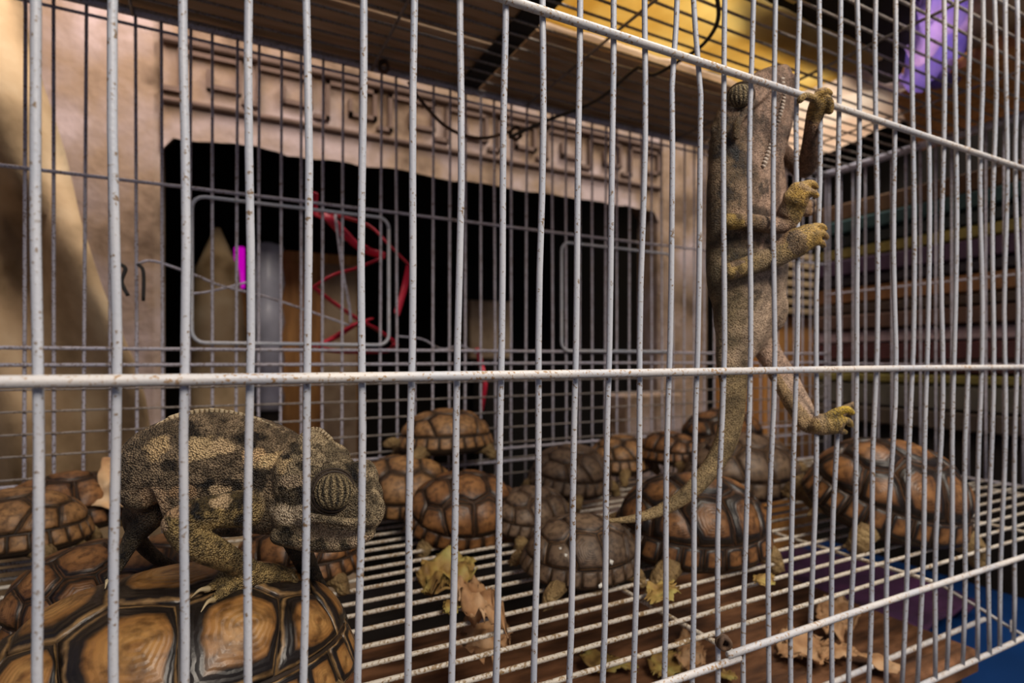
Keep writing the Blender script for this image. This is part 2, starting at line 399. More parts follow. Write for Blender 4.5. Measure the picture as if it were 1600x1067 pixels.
def key_unit():
    t = .028; segs = [((0, 0), (0, 1)), ((0, 1), (.8, 1)), ((.8, 1), (.8, .25)), ((.8, .25), (.38, .25)), ((.38, .25), (.38, .62)), ((0, 0), (-.0, 0)), ((.8, 1), (.8, 1))]
    vs = []; fs = []
    for (p, q) in segs[:5]+[((.0, .0), (-.2, 0))]:
        x0, x1 = sorted((p[0]*.4, q[0]*.4)); z0, z1 = sorted((p[1]*.24, q[1]*.24)); x0 -= t/2; x1 += t/2; z0 -= t/2; z1 += t/2
        k = len(vs)
        vs += [Vector((x*D, y*D, z*D)) for x in (x0, x1) for y in (-.03, .02) for z in (z0, z1)]
        fs += [tuple(k+j for j in f) for f in [(0, 1, 3, 2), (4, 6, 7, 5), (0, 4, 5, 1), (2, 3, 7, 6), (0, 2, 6, 4), (1, 5, 7, 3)]]
    me = mesh('key_relief', vs, fs); me.materials.append(M_plaster2); return me
ku = key_unit()
for i in range(9):
    o = link('key_relief', ku, None, wall, False); o.location = W(-.2+i*.43, BW, 1.63)-wall.location; o.rotation_euler = (0, 0, math.atan2(U.y, U.x))
def setting_box(name, *a):
    return struct(box(name, *a))
setting_box('floor', -12, 14, -10, 14, -4.47, -4.425, M_ground)
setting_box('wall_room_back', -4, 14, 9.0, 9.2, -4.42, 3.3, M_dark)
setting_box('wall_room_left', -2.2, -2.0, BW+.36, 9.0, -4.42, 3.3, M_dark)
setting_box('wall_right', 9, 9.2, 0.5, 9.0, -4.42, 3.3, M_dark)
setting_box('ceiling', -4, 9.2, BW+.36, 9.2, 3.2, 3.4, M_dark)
# canvas hanging at the left
def canvas():
    vs = []; nx, ny = 40, 40
    edge = [(3.0, -.75), (2.0, -.72), (1.4, -.60), (.8, -.45), (.3, -.30), (-.1, -.16), (-.6, -.10), (-1.5, -.05), (-4.4, 0)]
    ez = [e[0] for e in edge][::-1]; ea = [e[1] for e in edge][::-1]
    for j in range(ny+1):
        z = -4.35+(2.6+4.35)*j/ny
        ae = float(np.interp(z, ez, ea))-.17
        for i in range(nx+1):
            s = i/nx; a = ae-2.6*(1-s)
            b = 3.40+.13*math.sin(s*30+z*1.5)+.12*noise.noise(Vector((a*2, z*1.2, 3)))+.05*noise.noise(Vector((a*6, z*4, 3)))
            b += .12*math.exp(-((a+.95-.25*z)/.12)**2)
            vs.append(W(a, b, z))
    fs = [(j*(nx+1)+i, j*(nx+1)+i+1, (j+1)*(nx+1)+i+1, (j+1)*(nx+1)+i) for j in range(ny) for i in range(nx)]
    o0 = W(-1.5, 3.5, -4.35)
    o = link('canvas_drape', mesh('canvas_drape', [v-o0 for v in vs], fs), M_canvas); o.location = o0
    o.modifiers.new('t', 'SOLIDIFY').thickness = .004
    tag(o, 'tan canvas hanging in folds over the plaster pier at far left', 'canvas')
canvas()
tag(box('wooden_slat_crate', 0, 0, 0, 0, 0, 0, M_board) if False else empty('slatted_crate', W(5.2, 3.6, -4.42), 'brown wooden slatted crate standing behind the right end of the cage', 'crate'), 'brown wooden slatted crate standing behind the right end of the cage', 'crate')
sc_ = bpy.data.objects['slatted_crate']
def px_a(px, b): return ab(P(px, 500, b))[0]
ca0, ca1 = px_a(1195, 3.5), px_a(1275, 3.5)
box('side_board', ca0, ca1, 3.5, 4.1, -4.42, .40, M_orange, sc_)
for k in range(7): box('slat', ca0-.03, ca1+.03, 3.44, 3.49, .42+k*.085-.0, .42+k*.085+.05, M_paper if False else M_canvas, sc_)
box('side_board', ca0, ca1, 3.5, 4.1, .40, 1.0, M_dark, sc_)
# room contents seen through the opening
def rb(name, x0, x1, y0, y1, b, m, label, cat, dep=.3, group=None):
    p, q = P(x0, y0, b), P(x1, y1, b); a0, _, zt = ab(p); a1 = ab(q)[0]; zb = ab(P((x0+x1)/2, y1, b))[2]; zt = ab(P((x0+x1)/2, y0, b))[2]
    return tag(box(name, a0, a1, b, b+dep, zb, zt, m, None, .004), label, cat, group)
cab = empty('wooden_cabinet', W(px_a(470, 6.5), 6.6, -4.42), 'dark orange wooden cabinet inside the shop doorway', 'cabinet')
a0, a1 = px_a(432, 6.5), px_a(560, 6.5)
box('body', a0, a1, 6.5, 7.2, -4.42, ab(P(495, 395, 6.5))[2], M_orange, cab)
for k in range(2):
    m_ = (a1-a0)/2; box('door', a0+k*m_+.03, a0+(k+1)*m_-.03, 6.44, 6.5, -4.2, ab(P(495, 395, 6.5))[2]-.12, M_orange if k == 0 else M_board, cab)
rb('wooden_post', 366, 386, 455, 1000, 6.2, M_orange, 'slim orange wooden post under the magenta sign in the doorway', 'post', .15)
rb('magenta_sign', 366, 383, 385, 450, 6.2, M_sign, 'small glowing magenta sign panel in the dark doorway', 'sign', .05)
def lathe(name, c, prof, m, seg=20, label='', cat='', parent=None):
    vs = []; fs = []
    for (r, z) in prof:
        for k in range(seg): vs.append(Vector((r*math.cos(2*math.pi*k/seg), r*math.sin(2*math.pi*k/seg), z)))
    for i in range(len(prof)-1):
        for k in range(seg): fs.append((i*seg+k, i*seg+(k+1) % seg, (i+1)*seg+(k+1) % seg, (i+1)*seg+k))
    fs.append(tuple(reversed(range(seg)))); fs.append(tuple((len(prof)-1)*seg+k for k in range(seg)))
    o = link(name, mesh(name, vs, fs), m); o.location = c
    if label: tag(o, label, cat)
    return o
def wrapped():
    base = P(418, 640, 5.75); zt = P(418, 385, 5.75).z-base.z
    zz = np.linspace(0, zt, 14); prof = [(.038*(1+.12*math.sin(z*60)), z) for z in zz]+[(.012, zt+.01)]
    lathe('plastic_wrapped_roll', base, prof, M_white, 18, 'upright roll in shiny pale blue plastic inside the doorway', 'roll')
    st = lathe('roll_stand', Vector((base.x, base.y, 0.002)), [(.09, 0), (.09, .03), (.03, .05), (.03, base.z-.002)], M_dark, 16, 'dark stand holding the plastic wrapped roll', 'stand')
wrapped()
lathe('cloth_sack', Vector((P(340, 540, 5.2).x, P(340, 540, 5.2).y, .0)), [(.10, 0), (.11, .4), (.10, .8), (.075, 1.15), (.045, P(330, 420, 5.2).z), (.006, P(330, 355, 5.2).z)], M_canvas, 20, 'tall tapering tan cloth sack in the doorway left of the sign', 'sack')
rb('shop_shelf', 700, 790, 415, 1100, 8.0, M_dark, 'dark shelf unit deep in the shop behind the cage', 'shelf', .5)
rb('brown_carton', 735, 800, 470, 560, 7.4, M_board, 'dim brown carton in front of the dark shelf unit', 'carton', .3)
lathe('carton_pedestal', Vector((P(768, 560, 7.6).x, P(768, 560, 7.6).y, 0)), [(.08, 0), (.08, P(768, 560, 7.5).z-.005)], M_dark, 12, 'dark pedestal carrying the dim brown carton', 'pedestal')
# pale stone block at the foot of the right pier
blk = empty('stone_block', W(px_a(1010, 3.6), 3.75, -4.42), 'pale mauve block work at the foot of the right pier', 'block')
for r_ in range(12):
    z0 = -4.42+r_*.345
    for c_ in range(3):
        aa = px_a(955, 3.6)+c_*.30-(.15 if r_ % 2 else 0)
        if r_ > 9 and c_ == 0: continue
        box('brick', aa+.006, aa+.294, 3.6, 3.9, z0+.006, z0+.339, M_plaster, blk, .004)
# red strap tangle
def strap(pts, b, name, label, r=.0045):
    t = empty(name, P(pts[0][0][0], pts[0][0][1], b), label, 'strap')
    for seg in pts:
        q = [P(x, y, b+.05*math.sin(i*2.1)) for i, (x, y) in enumerate(seg)]
        q = [Vector(v) for v in cr([tuple(v) for v in q], 4)]
        vs, fs = tube_vf(q, [r]*len(q), 8, rad2=[r*.35]*len(q))
        me = mesh('band', [v-t.location for v in vs], fs); link('band', me, M_red, t)
    return t
strap([[(491, 302), (492, 330), (520, 345), (560, 385), (600, 400)], [(500, 332), (540, 372), (575, 388)], [(520, 335), (575, 352), (610, 385), (640, 415)],
       [(600, 402), (560, 418), (520, 430), (491, 448)], [(491, 450), (520, 472), (558, 498), (590, 515), (618, 535)],
       [(491, 541), (515, 530), (550, 508), (580, 498)], [(560, 505), (530, 525), (500, 543), (540, 549), (605, 548), (618, 538)], [(640, 415), (632, 450), (620, 490)]],
      2.95, 'red_hanger_tangle', 'tangle of red plastic straps hanging just behind the cage', .0055)
strap([[(746, 545), (752, 570), (758, 600), (752, 640)]], 3.3, 'red_ribbon', 'short red ribbon hanging low behind the middle of the cage', .005)
def wire_thing(name, pts, bs, r, m, label, cat='wire', seg=6):
    q = [P(x, y, (bs[i] if hasattr(bs, '__len__') else bs)) for i, (x, y) in enumerate(pts)]
    q = [Vector(v) for v in cr([tuple(v) for v in q], 6)]
    o = tube(name, q, r, m, None, seg); return tag(o, label, cat)
wire_thing('bent_wire', [(215, 412), (240, 408), (300, 428), (345, 446), (420, 465), (500, 492), (545, 508)], 2.85, .0016, M_backwire, 'long loose grey wire drooping behind the back panel at left')
wire_thing('bent_wire', [(290, 460), (330, 455), (390, 440)], 2.9, .0014, M_backwire, 'short loose grey wire crossing below the magenta sign')
wire_thing('bent_wire', [(524, 335), (535, 420), (546, 480), (548, 505)], 2.87, .002, M_backwire, 'slanting grey wire inside the red strap tangle')
wire_thing('bent_wire', [(620, 525), (660, 530), (690, 545), (720, 540), (745, 552)], 2.87, .0014, M_backwire, 'thin wavy wire along the back panel right of the red straps')
wire_thing('wire_hook', [(186, 412), (196, 420), (190, 440), (200, 462)], 2.6, .0022, M_black, 'small black wire hook left of the doorway')
wire_thing('wire_hook', [(215, 412), (224, 425), (224, 470)], 2.6, .0020, M_black, 'second small black wire hook, nearer the doorway edge')
# wires and steel under the roof
wire_thing('power_cable', [(795, 215), (850, 190), (930, 158), (990, 110), (1003, 106), (1020, 117), (1060, 96), (1100, 68), (1122, 30), (1118, -20)], [2.4, 2.3, 2.1, 1.95, 1.9, 1.85, 1.75, 1.6, 1.5, 1.45], .0022, M_rope, 'dark cable looping under the roof mesh above the middle', 'cable')
wire_thing('sagging_wire', [(638, 128), (660, 160), (700, 200), (750, 216), (800, 205)], 2.45, .0022, M_rust, 'rusty sagging wire hung under the back roof rod')
def knot(x, y, b, label, r=.007):
    c = P(x, y, b); pts = []
    for k in range(40):
        t = k/40*6*math.pi; pts.append(c+Vector((r*math.cos(t)*(1+.3*math.sin(t*.4)), r*.7*math.sin(t*.7), r*math.sin(t)*1.2)))
    tag(tube('wire_knot', pts, .0016, M_rust, None, 6), label, 'wire')
knot(806, 208, 2.42, 'twisted wire knot where the cable meets the sagging wire'); knot(600, 104, 2.62, 'dark twisted wire tie on the back roof rod at left', .006)
knot(1131, 1004, .985, 'rusty wire tie where the lower front rod is spliced', .0032)
ob = box('steel_bar', 1.09, 1.20, .9, 2.78, H+.008, H+.03, M_black); tag(ob, 'black flat steel bar lying across the roof mesh', 'bar')
# boards and sheets on the roof
Z1 = H+.034
def slab(name, quad, z, th, m, label, cat):
    ps = [PZ(x, y, z) for x, y in quad]; c = sum(ps, Vector())/4
    vs = [p-c for p in ps]+[p-c+Vector((0, 0, th*D)) for p in ps]
    fs = [(3, 2, 1, 0), (4, 5, 6, 7)]+[(k, (k+1) % 4, (k+1) % 4+4, k+4) for k in range(4)]
    o = link(name, mesh(name, vs, fs), m, None, False); o.location = c; return tag(o, label, cat)
for k in range(4):
    b0 = .95+k*.46
    tag(box('roof_board', -1.5, 1.20-.012*k, b0+.008, b0+.45, Z1, Z1+.06, M_board), ['front brown board lying on the cage roof at left', 'second brown board from the front on the cage roof', 'third brown board from the front on the cage roof', 'rearmost brown board on the left of the cage roof'][k], 'board', 'boards on the cage roof')
tag(box('roof_board', 1.22, 2.85, 2.13, 2.79, Z1, Z1+.06, M_board), 'brown board on the rear of the roof beside the yellow tarp', 'board', 'boards on the cage roof')
tag(box('roof_board', 1.22, 1.60, .95, 1.60, Z1, Z1+.06, M_board), 'short brown board beside the black steel bar on the roof', 'board', 'boards on the cage roof')
o = sheet('yellow_tarp', (W(1.24, 1.55, Z1+.05), W(2.86, 1.62, Z1+.05), W(2.86, 2.11, Z1+.05), W(1.24, 2.11, Z1+.05)), M_yellow, 40, 20, .006, 12); tag(o, 'translucent yellow tarp sheet spread on the cage roof', 'tarp')
o = sheet('yellow_tarp', (W(1.62, .9, Z1+.05), W(2.10, .9, Z1+.05), W(2.10, 1.54, Z1+.05), W(1.62, 1.54, Z1+.05)), M_yellow, 20, 20, .006, 12, seed=4); tag(o, 'second yellow tarp piece toward the front roof edge', 'tarp')
o = sheet('pale_cloth', (W(2.88, 1.75, Z1+.05), W(3.75, 1.75, Z1+.05), W(3.75, 2.75, Z1+.05), W(2.88, 2.75, Z1+.05)), M_pink, 30, 30, .008, 9, fold=.4); tag(o, 'pale pinkish cloth folded on the right rear of the roof', 'cloth')
slab('dark_board', [(1170, -40), (1180, 40), (1400, 140), (1460, -40)], Z1+.10, .10, M_dark, 'dark board lying across the front of the roof beside the tarp', 'board')
q_ = [PZ(x, y, Z1+.08) for x, y in ((1405, 130), (1440, -30), (1520, -30), (1500, 110))]
o = sheet('violet_plastic_bag', q_, M_violet, 30, 30, .02, 16, .004, fold=.6); tag(o, 'crumpled violet and blue plastic bag on the roof at right', 'bag')
slab('orange_carton', [(1395, 150), (1440, 235), (1720, 150), (1640, 50)], Z1+.04, .5, M_orange, 'orange brown carton on the roof at far right', 'carton')
q_ = [PZ(x, y, Z1+.12) for x, y in ((1500, 75), (1525, -30), (1680, -30), (1650, 50))]
o = sheet('grey_cloth', q_, M_canvas, 20, 20, .012, 9); tag(o, 'greyish cloth on the roof corner beyond the violet bag', 'cloth')
# stack of painted planks at the right of the cage
zs = 1.30; A_ = 4.32
cols = [(.10, .05, .02), (.02, .05, .05), (.015, .02, .02), (.17, .13, .03), (.05, .025, .05), (.02, .015, .02), (.18, .08, .03), (.05, .03, .02), (.09, .045, .03), (.36, .26, .27), (.08, .025, .025), (.06, .02, .02), (.16, .13, .03), (.10, .09, .07), (.07, .05, .035)]
ths = [.13, .10, .09, .08, .12, .07, .12, .07, .11, .09, .12, .08, .06, .16, .12]
cn = ['brown', 'teal', 'near-black', 'olive yellow', 'dark purple', 'black', 'rust brown', 'dark brown', 'red brown', 'pale mauve', 'dark red', 'maroon', 'olive', 'grey speckled', 'umber']
z = 1.22
tot = sum(ths)
zb_ = z-tot-.02*len(ths)
for k in range(len(ths)):
    z0 = z-ths[k]
    c = cols[k]; m_ = noise_mat('plank_paint_'+cn[k].replace(' ', '_'), [tuple(q*.8 for q in c), tuple(q*1.35 for q in c)], 14, .7, .3, 50, (1, 5, 1))
    off = .03*random.uniform(-1, 1)
    o = box('painted_plank', A_+off, A_+.9+off, .9, 3.0+off, z0, z, m_, None, .003)
    tag(o, cn[k]+' plank in the stack right of the cage, '+('topmost' if k == 0 else 'below the %s one' % cn[k-1]), 'plank', 'planks stacked right of the cage')
    z = z0-.012
box_ = tag(box('plank_trestle', A_+.05, A_+.8, 1.0, 2.9, -4.42, z, M_dark), 'dark trestle block under the plank stack', 'trestle')
#o = lathe('canister', W(4.2, 1.45, -4.42), [(.05, 0), (.05, .9), (.03, 1.02), (.012, 1.04)], M_dark, 16, 'dark standing canister outside the right end of the cage', 'canister')
# ------------------------------------------------------------------ tray, table, blue crate
tb = empty('stall_table', W(.7, 1.7, -4.42), 'brown wooden stall table under the cage', 'table')
ztab = -1.155
for k in range(5):
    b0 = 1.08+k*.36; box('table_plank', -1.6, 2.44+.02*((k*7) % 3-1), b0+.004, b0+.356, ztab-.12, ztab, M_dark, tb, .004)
for a in (-1.4, 2.2):
    for b in (1.15, 2.7): box('leg', a, a+.14, b, b+.14, -4.42, ztab-.12, M_board, tb)
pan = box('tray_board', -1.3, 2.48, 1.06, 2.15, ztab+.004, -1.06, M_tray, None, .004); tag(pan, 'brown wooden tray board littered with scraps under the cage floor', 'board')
bc = empty('blue_crate', W(3.7, 1.8, -4.42), 'tall blue plastic crate under the right end of the cage', 'crate')
box('crate_body', 2.85, 4.25, .95, 2.85, -4.42, -1.50, M_blue, bc, .008)
box('rim', 2.80, 4.28, .92, 2.88, -1.50, -1.42, M_blue, bc, .008)
o = sheet('purple_cloth', (W(2.84, 1.55, -1.34), W(3.75, 1.60, -1.34), W(3.75, 2.7, -1.34), W(2.84, 2.7, -1.34)), M_purple, 40, 40, .016, 13, .004); tag(o, 'crumpled purple cloth lying on the blue crate', 'cloth')
# ------------------------------------------------------------------ tortoises
def disc(p, h=0.0):
    x, y = p; r = math.hypot(x, y); ph = math.atan2(y, x); th = min(r, 1.0)*math.pi/2
    sr = math.sin(th)**.86 if th > 0 else 0; cz = max(0, math.cos(th))**.92
    fl = 1+.05*max(0, (r-.82)/.18)**2
    v = Vector((.5*sr*math.cos(ph)*fl, .385*sr*math.sin(ph)*fl, .37*cz))
    nn = Vector((v.x/.25, v.y/.148, v.z/.137+.15)).normalized()
    return v+nn*h
def dens(poly, step):
    out = []
    for i in range(len(poly)):
        p, q = poly[i], poly[(i+1) % len(poly)]; n = max(1, int(math.hypot(q[0]-p[0], q[1]-p[1])/step))
        for k in range(n): out.append((p[0]+(q[0]-p[0])*k/n, p[1]+(q[1]-p[1])*k/n))
    return out
def arc(r, f0, f1, n=5): return [(r*math.cos(math.radians(f0+(f1-f0)*k/n)), r*math.sin(math.radians(f0+(f1-f0)*k/n))) for k in range(n+1)]
RM = .80
def polys():
    L = []
    e = [.5, .17, -.17, -.5]; wn = .17; wa = .285
    L.append(('v', arc(RM, -28, 28)+[(e[0], wn), (e[0], -wn)]))
    for k in range(3):
        m_ = (e[k]+e[k+1])/2
        L.append(('v', [(e[k], -wn), (e[k], wn), (m_, wa), (e[k+1], wn), (e[k+1], -wn), (m_, -wa)]))
    L.append(('v', arc(RM, 152, 208)+[(e[3], -wn), (e[3], wn)]))
    ap = [(.335, wa), (0, wa), (-.335, wa)]
    ang = [28, 63, 90, 117, 152]
    for s in (1, -1):
        def mm(P_): return [(x, y*s) for x, y in (P_ if s == 1 else P_[::-1])]
        L.append(('c', mm(arc(RM, ang[0], ang[1])+[ap[0], (e[0], wn)])))
        L.append(('c', mm(arc(RM, ang[1], ang[2])+[ap[1], (e[1], wn), ap[0]])))
        L.append(('c', mm(arc(RM, ang[2], ang[3])+[ap[2], (e[2], wn), ap[1]])))
        L.append(('c', mm(arc(RM, ang[3], ang[4])+[(e[3], wn), ap[2]])))
    n = 24
    for k in range(n):
        f0, f1 = k*360/n-7.5, (k+1)*360/n-7.5
        L.append(('m', arc(RM+.012, f0+.4, f1-.4, 3)+arc(1.0, f1-.4, f0+.4, 3)))
    return L
def scute_meshes(m, rings, step):
    out = []
    for kind, poly in polys():
        bd = dens(poly, step); cx = sum(p[0] for p in bd)/len(bd); cy = sum(p[1] for p in bd)/len(bd)
        if kind == 'c': cx -= .05; cy *= .93
        mr = sum(math.hypot(p[0]-cx, p[1]-cy) for p in bd)/len(bd)
        ins = .972 if kind != 'm' else .96
        fr = [(ins, -.012, 1.0), (ins, .002, .99)]
        for k in range(1, rings+1):
            f = 1-k/(rings+.35); fr.append((ins*(.985*f+.0), .005+(.014 if kind != 'm' else .006)*(1-f**2), f))
        vs = []; at = []; n = len(bd)
        for (f, h, a) in fr:
            for p in bd:
                dx, dy = p[0]-cx, p[1]-cy; rr = math.hypot(dx, dy); kk = 1+(mr/rr-1)*(1-min(1, f*1.02))*.9
                vs.append(disc((cx+dx*f*kk, cy+dy*f*kk), h)); at.append(a)
        vs.append(disc((cx, cy), .020 if kind != 'm' else .011)); at.append(0)
        fs = []
        for i in range(len(fr)-1):
            for k in range(n): fs.append((i*n+k, i*n+(k+1) % n, (i+1)*n+(k+1) % n, (i+1)*n+k))
        i = (len(fr)-1)*n
        for k in range(n): fs.append((i+k, i+(k+1) % n, len(vs)-1))
        c = disc((cx, cy), 0)
        me = mesh('scute', [v-c for v in vs], fs); me.materials.append(m)
        at_ = me.attributes.new('ring', 'FLOAT', 'POINT'); at_.data.foreach_set('value', at)
        me.polygons.foreach_set('use_smooth', [True]*len(me.polygons))
        bm = bmesh.new(); bm.from_mesh(me); bmesh.ops.recalc_face_normals(bm, faces=bm.faces); bm.to_mesh(me); bm.free()
        out.append((me, c))
    return out
def remesh(parts, vox, smooth=6, name='body'):
    vs = []; fs = []
    for v, f in parts:
        k = len(vs); vs += list(v); fs += [tuple(i+k for i in q) for q in f]
    me = mesh(name, vs, fs)
    bm = bmesh.new(); bm.from_mesh(me); bmesh.ops.recalc_face_normals(bm, faces=bm.faces); bm.to_mesh(me); bm.free()
    o = bpy.data.objects.new('tmp', me); COL.objects.link(o)
    md = o.modifiers.new('r', 'REMESH'); md.mode = 'VOXEL'; md.voxel_size = vox; md.adaptivity = 0
    s = o.modifiers.new('s', 'SMOOTH'); s.factor = .5; s.iterations = smooth
    dg = bpy.context.evaluated_depsgraph_get(); out = bpy.data.meshes.new_from_object(o.evaluated_get(dg))
    bpy.data.objects.remove(o); out.name = name
    out.polygons.foreach_set('use_smooth', [True]*len(out.polygons)); return out
def carapace_mesh():
    vs = []; fs = []; nr, ns = 14, 40
    for i in range(1, nr+1):
        for k in range(ns):
            t = 2*math.pi*k/ns; vs.append(disc((i/nr*math.cos(t), i/nr*math.sin(t)), -.003))
    for k in range(ns):   # plastron underside
        t = 2*math.pi*k/ns; vs.append(Vector((.46*math.cos(t), .34*math.sin(t), -.05)))
    for k in range(ns):
        t = 2*math.pi*k/ns; vs.append(Vector((.36*math.cos(t), .24*math.sin(t), -.075)))
    vs.append(disc((0, 0), -.003)); c = len(vs)-1; vs.append(Vector((0, 0, -.08)))
    for k in range(ns): fs.append((c, k, (k+1) % ns))
    for i in range(nr+1):
        for k in range(ns): fs.append((i*ns+k, (i+1)*ns+k, (i+1)*ns+(k+1) % ns, i*ns+(k+1) % ns))
    i = (nr+1)*ns
    for k in range(ns): fs.append((i+k, c+1, i+(k+1) % ns))
    return mesh('shell', vs, fs)
SHELL = carapace_mesh(); SHELL.materials.append(M_seam)
def tube_c(pts, seg=12, side=None):
    q = cr(pts, 4); return tube_vf([x[:3] for x in q], [x[3] for x in q], seg, side)
def tbody(head_out):
    h = head_out
    if h: parts = [tube_c([(.25, 0, .03, .09), (.42, 0, .03, .055), (.50, 0, .045, .045), (.555, 0, .06, .052), (.60, 0, .058, .052), (.645, 0, .045, .034)]), tube_c([(.56, 0, .035, .04), (.63, 0, .028, .024)], 10)]
    else: parts = [tube_c([(.25, 0, .03, .09), (.42, 0, .025, .055), (.465, 0, .02, .048)])]
    parts.append(tube_c([(.32, 0, .0, .09), (0, 0, .02, .11), (-.42, 0, .0, .07)]))
    for q in (.25, -.25): parts.append(tube_c([(q, -.2, .0, .07), (q, 0, .01, .07), (q, .2, .0, .07)]))
    for s in (1, -1):
        parts.append(tube_c([(.25, .2*s, .0, .08), (.36, .28*s, -.02, .07), (.43, .31*s, -.06, .058), (.45, .33*s, -.10, .05)]))
        parts.append(tube_c([(-.25, .2*s, .0, .08), (-.37, .25*s, -.03, .07), (-.41, .28*s, -.09, .058)]))
        for d in (-.03, 0, .03):
            parts.append(tube_c([(.46, .33*s+d, -.115, .018), (.51, .335*s+d*1.2, -.13, .008)], 6))
            parts.append(tube_c([(-.43, .28*s+d, -.105, .020), (-.47, .28*s+d*1.2, -.125, .008)], 6))
    parts.append(tube_c([(-.40, 0, .0, .05), (-.48, 0, -.05, .028), (-.52, 0, -.09, .012)], 8))
    me = remesh(parts, .012, 3, 'skin'); me.materials.append(M_tskin); return me
SKIN = {0: tbody(0), 1: tbody(1)}
SCM = {k: scute_meshes(SC[k], 3, .14) for k in ('brown', 'tan', 'grey', 'banded')}
SCM['amber'] = scute_meshes(SC['amber'], 9, .035)
eye_me = None
def tortoise(pos, L, yaw, kind, label, roll=0, pitch=0, head=1, name='tortoise', squash=1, drop=.13):
    """pos: (a,b,z of what its feet stand on); yaw in degrees from the cage's long axis"""
    a, b, z = pos
    o = empty(name, W(a, b, z)+Vector((0, 0, 0)), label, 'tortoise', 'tortoises in the cage')
    o.rotation_mode = 'XYZ'
    Rm = Matrix.Rotation(math.radians(yaw)+math.atan2(U.y, U.x), 3, 'Z') @ Matrix.Rotation(math.radians(pitch), 3, 'Y') @ Matrix.Rotation(math.radians(roll), 3, 'X')
    o.rotation_euler = Rm.to_euler(); o.scale = (L, L, L*squash)
    o0 = Vector((0, 0, drop))
    s = link('shell', SHELL, None, o); s.location = o0
    for me, c in SCM[kind]:
        q = link('scute', me, None, o, False); q.location = c+o0
    s = link('body', SKIN[head], None, o); s.location = o0
    return o
def ta(px, b): return ab(P(px, 700, b))[0]
def TT(px, b, z, *args, **kw): return tortoise((ta(px, b), b, z), *args, **kw)
BIG = TT(276, 1.40, ZF, .204, 184, 'amber', 'large amber and black patterned tortoise in the front left corner, a chameleon standing on it', squash=.92, drop=.02, roll=3, head=0)
TT(22, 2.38, ZF+.07, .120, 160, 'tan', 'tan tortoise at the far left edge, standing high on its legs', drop=.16)
TT(108, 2.60, ZF+.08, .125, 20, 'brown', 'dark tortoise behind the tan one at the far left')
TT(142, 1.92, ZF+.02, .108, 205, 'brown', 'reddish brown tortoise tilted left of the big amber shell', roll=-18, pitch=10)
TT(265, 1.90, ZF, .12, 60, 'brown', 'shadowed brown tortoise under the rump of the left chameleon')
TT(465, 1.95, ZF, .11, 160, 'brown', 'shadowed brown tortoise under the head of the left chameleon', head=0)
TT(628, 2.42, ZF+.08, .125, 170, 'tan', 'tan tortoise under the left side of the small stacked one', roll=-20)
TT(722, 2.18, ZF+.03, .130, -8, 'brown', 'brown tortoise with dark seams right of the floor gap, head to the right', roll=30)
TT(697, 2.52, -.44, .125, 178, 'tan', 'small tan tortoise perched on top of two others', drop=.09)
TT(826, 2.05, ZF+.01, .104, 15, 'grey', 'small greyish tortoise behind the nearer speckled one', roll=12)
TT(905, 1.58, ZF, .112, 175, 'grey', 'grey brown tortoise with white droppings spots, nearest on the open floor', roll=-10, head=0)
TT(888, 2.42, ZF+.04, .140, 30, 'grey', 'dull grey brown tortoise at the rear behind the small greyish one', roll=10)
TT(970, 2.55, ZF+.07, .125, 200, 'tan', 'tan tortoise at the rear panel left of the hanging tail')
TT(1046, 2.35, ZF+.14, .105, 100, 'brown', 'brown tortoise raised at the rear, left of the tail')
TT(1128, 2.45, ZF+.14, .16, 10, 'banded', 'dark rearmost tortoise behind the chameleon tail, topmost of its heap', head=0)
TT(1156, 1.98, ZF+.07, .16, -12, 'grey', 'big grey tan tortoise behind the dark one the tail lies on', roll=15)
TT(1076, 1.57, ZF, .166, 172, 'banded', 'dark red brown tortoise with the chameleon tail across its shell', roll=-12)
TT(1364, 1.42, ZF+.02, .188, -12, 'banded', 'large red brown tortoise near the right end of the cage', roll=20, squash=1.12, pitch=8)
